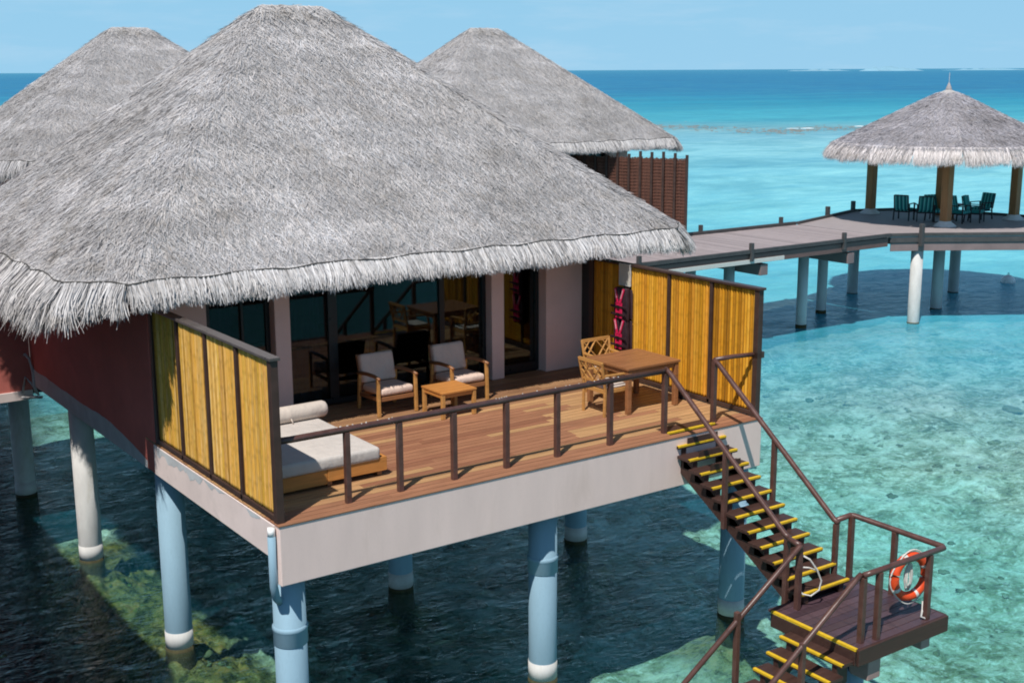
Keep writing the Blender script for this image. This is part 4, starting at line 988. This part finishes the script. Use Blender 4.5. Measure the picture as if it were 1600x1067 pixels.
def patio_chair():
    t = thing('patio_chair', 'x', 'chair', (0, 0, -.2), 0, 'teal striped patio chairs under the gazebo')
    for s in (-1, 1):
        MB().bar((s*.29, -.28, 0), (s*.29, -.26, .62), .04, .04).build('leg', M['skirt'], t)
        MB().bar((s*.29, .30, 0), (s*.28, .24, .62), .04, .04).build('leg', M['skirt'], t)
        MB().bar((s*.29, -.30, .63), (s*.285, .28, .63), .05, .03).build('armrest', M['skirt'], t)
    MB().bar((-.27, 0, .33), (.27, 0, .33), .50, .04).build('seat_frame', M['skirt'], t)
    rbox('seat_cushion', -.27, .27, -.28, .22, .355, .45, M['teal'], t, .03)
    b = rbox('back_cushion', -.27, .27, -.05, .05, 0, .56, M['teal'], t, .03); b.location = (0, .25, .42); b.rotation_euler = (-.22, 0, 0)
    MB().bar((-.26, .33, .40), (-.26, .43, .95), .03, .03).bar((.26, .33, .40), (.26, .43, .95), .03, .03).bar((-.26, .43, .95), (.26, .43, .95), .03, .03).build('back_frame', M['skirt'], t)
    return t
pc = patio_chair(); first = True
for x, y, a, lb_ in ((33.65, 17.25, 1.9, 'teal patio chair at the left end of the gazebo chairs, turned sideways'), (33.9, 16.55, 2.4, 'teal patio chair with its dark back toward us, left of the front gazebo post'),
                    (34.2, 16.2, -.3, 'teal striped patio chair just left of the front gazebo post'), (34.5, 15.4, .1, 'teal striped patio chair just right of the front gazebo post'),
                    (35.1, 15.2, .35, 'teal striped patio chair second to the right of the front gazebo post'), (36.2, 15.7, -1.7, 'teal patio chair at the right end of the gazebo chairs, turned sideways')):
    o = pc if first else copy_tree(pc); first = False
    o.location = (x, y, -.32); o.rotation_euler = (0, 0, a); o['label'] = lb_
tt = thing('patio_table', 'low brown table among the teal chairs under the gazebo', 'table', (35.2, 16.2, -.32))
MB().lathe((0, 0, 0), [(.42, .55), (.42, .59)], 20).build('tabletop', M['teak_dark'], tt)
MB().lathe((0, 0, 0), [(.2, 0), (.04, .05), (.04, .549)], 12).build('pedestal', M['teak_dark'], tt)

# ------------------------------------------------------------------ far things
by = thing('mooring_buoy', 'small white buoy floating in the shade beside the gazebo', 'buoy', (40.6, 17.2, WZ))
MB().lathe((0, 0, 0), [(.05, -.25), (.22, -.15), (.30, .02), (.26, .18), (.12, .29), (.05, .31)], 18).build('float', M['white'], by, 0, True)
MB().tube([(.05*math.cos(t), 0, .34+.05*math.sin(t)) for t in np.linspace(0, 6.28, 14, endpoint=False)], .014, 6, None, True).build('mooring_eye', M['skirt'], by)
hv = Vector((.574, .819, 0)); rv = Vector((.819, -.574, 0)); C0 = Vector((CAM.x, CAM.y, 0))
def reef():
    rng = np.random.default_rng(4); m = MB()
    for k in range(2600):
        d = rng.normal(192, 5); a = rng.uniform(-.42, .50); p = C0+hv*(d+6*math.sin(a*21)+5*math.sin(a*57))+rv*(a*d)
        r = rng.uniform(.2, .7); h_ = rng.uniform(.0, .07); n = 7; base = [(p.x+r*math.cos(6.283*q/n)*rng.uniform(.6, 1.4), p.y+r*math.sin(6.283*q/n)*rng.uniform(.6, 1.4), WZ-.3) for q in range(n)]
        m.add(base+[(p.x+(x-p.x)*.5, p.y+(y-p.y)*.5, WZ+h_*rng.uniform(.6, 1.1)) for x, y, z in base], [(q, (q+1) % n, n+(q+1) % n, n+q) for q in range(n)]+[tuple(range(n, 2*n))])
    tag(m.build('reef', simple('wet_reef_rock', (.20, .19, .17), .8, .3, 3)), kind='structure')
    f = MB()
    for k in range(46):
        d = rng.normal(199, 3); a = rng.uniform(-.40, .16) if rng.random() < .6 else rng.uniform(-.4, .5); ln = rng.uniform(2, 9); p = C0+hv*(d+6*math.sin(a*21)+5*math.sin(a*57))+rv*(a*d)
        f.tube([p+rv*(ln*(q/6-.5))+hv*rng.normal(0, .3)+Vector((0, 0, WZ)) for q in range(7)], [.03]+[rng.uniform(.03, .11) for q in range(5)]+[.03], 6)
    tag(f.build('breaking_foam', simple('sea_foam', (.8, .82, .83), .9, .05)), 'thin white foam breaking along the reef line', 'foam', kind='stuff')
reef()
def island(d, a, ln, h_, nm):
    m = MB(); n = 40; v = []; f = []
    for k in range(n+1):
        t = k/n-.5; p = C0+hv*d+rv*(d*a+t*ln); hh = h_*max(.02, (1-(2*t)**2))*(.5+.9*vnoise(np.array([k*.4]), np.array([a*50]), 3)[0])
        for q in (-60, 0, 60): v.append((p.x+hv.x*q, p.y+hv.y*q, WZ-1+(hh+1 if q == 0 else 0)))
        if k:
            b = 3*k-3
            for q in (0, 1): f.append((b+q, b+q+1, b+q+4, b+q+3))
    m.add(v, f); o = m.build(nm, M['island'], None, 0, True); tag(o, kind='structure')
M['island'] = simple('hazed_island_scrub', (.22, .42, .54), .95, .15, .01)  # distance haze put into the island's blue-grey colour
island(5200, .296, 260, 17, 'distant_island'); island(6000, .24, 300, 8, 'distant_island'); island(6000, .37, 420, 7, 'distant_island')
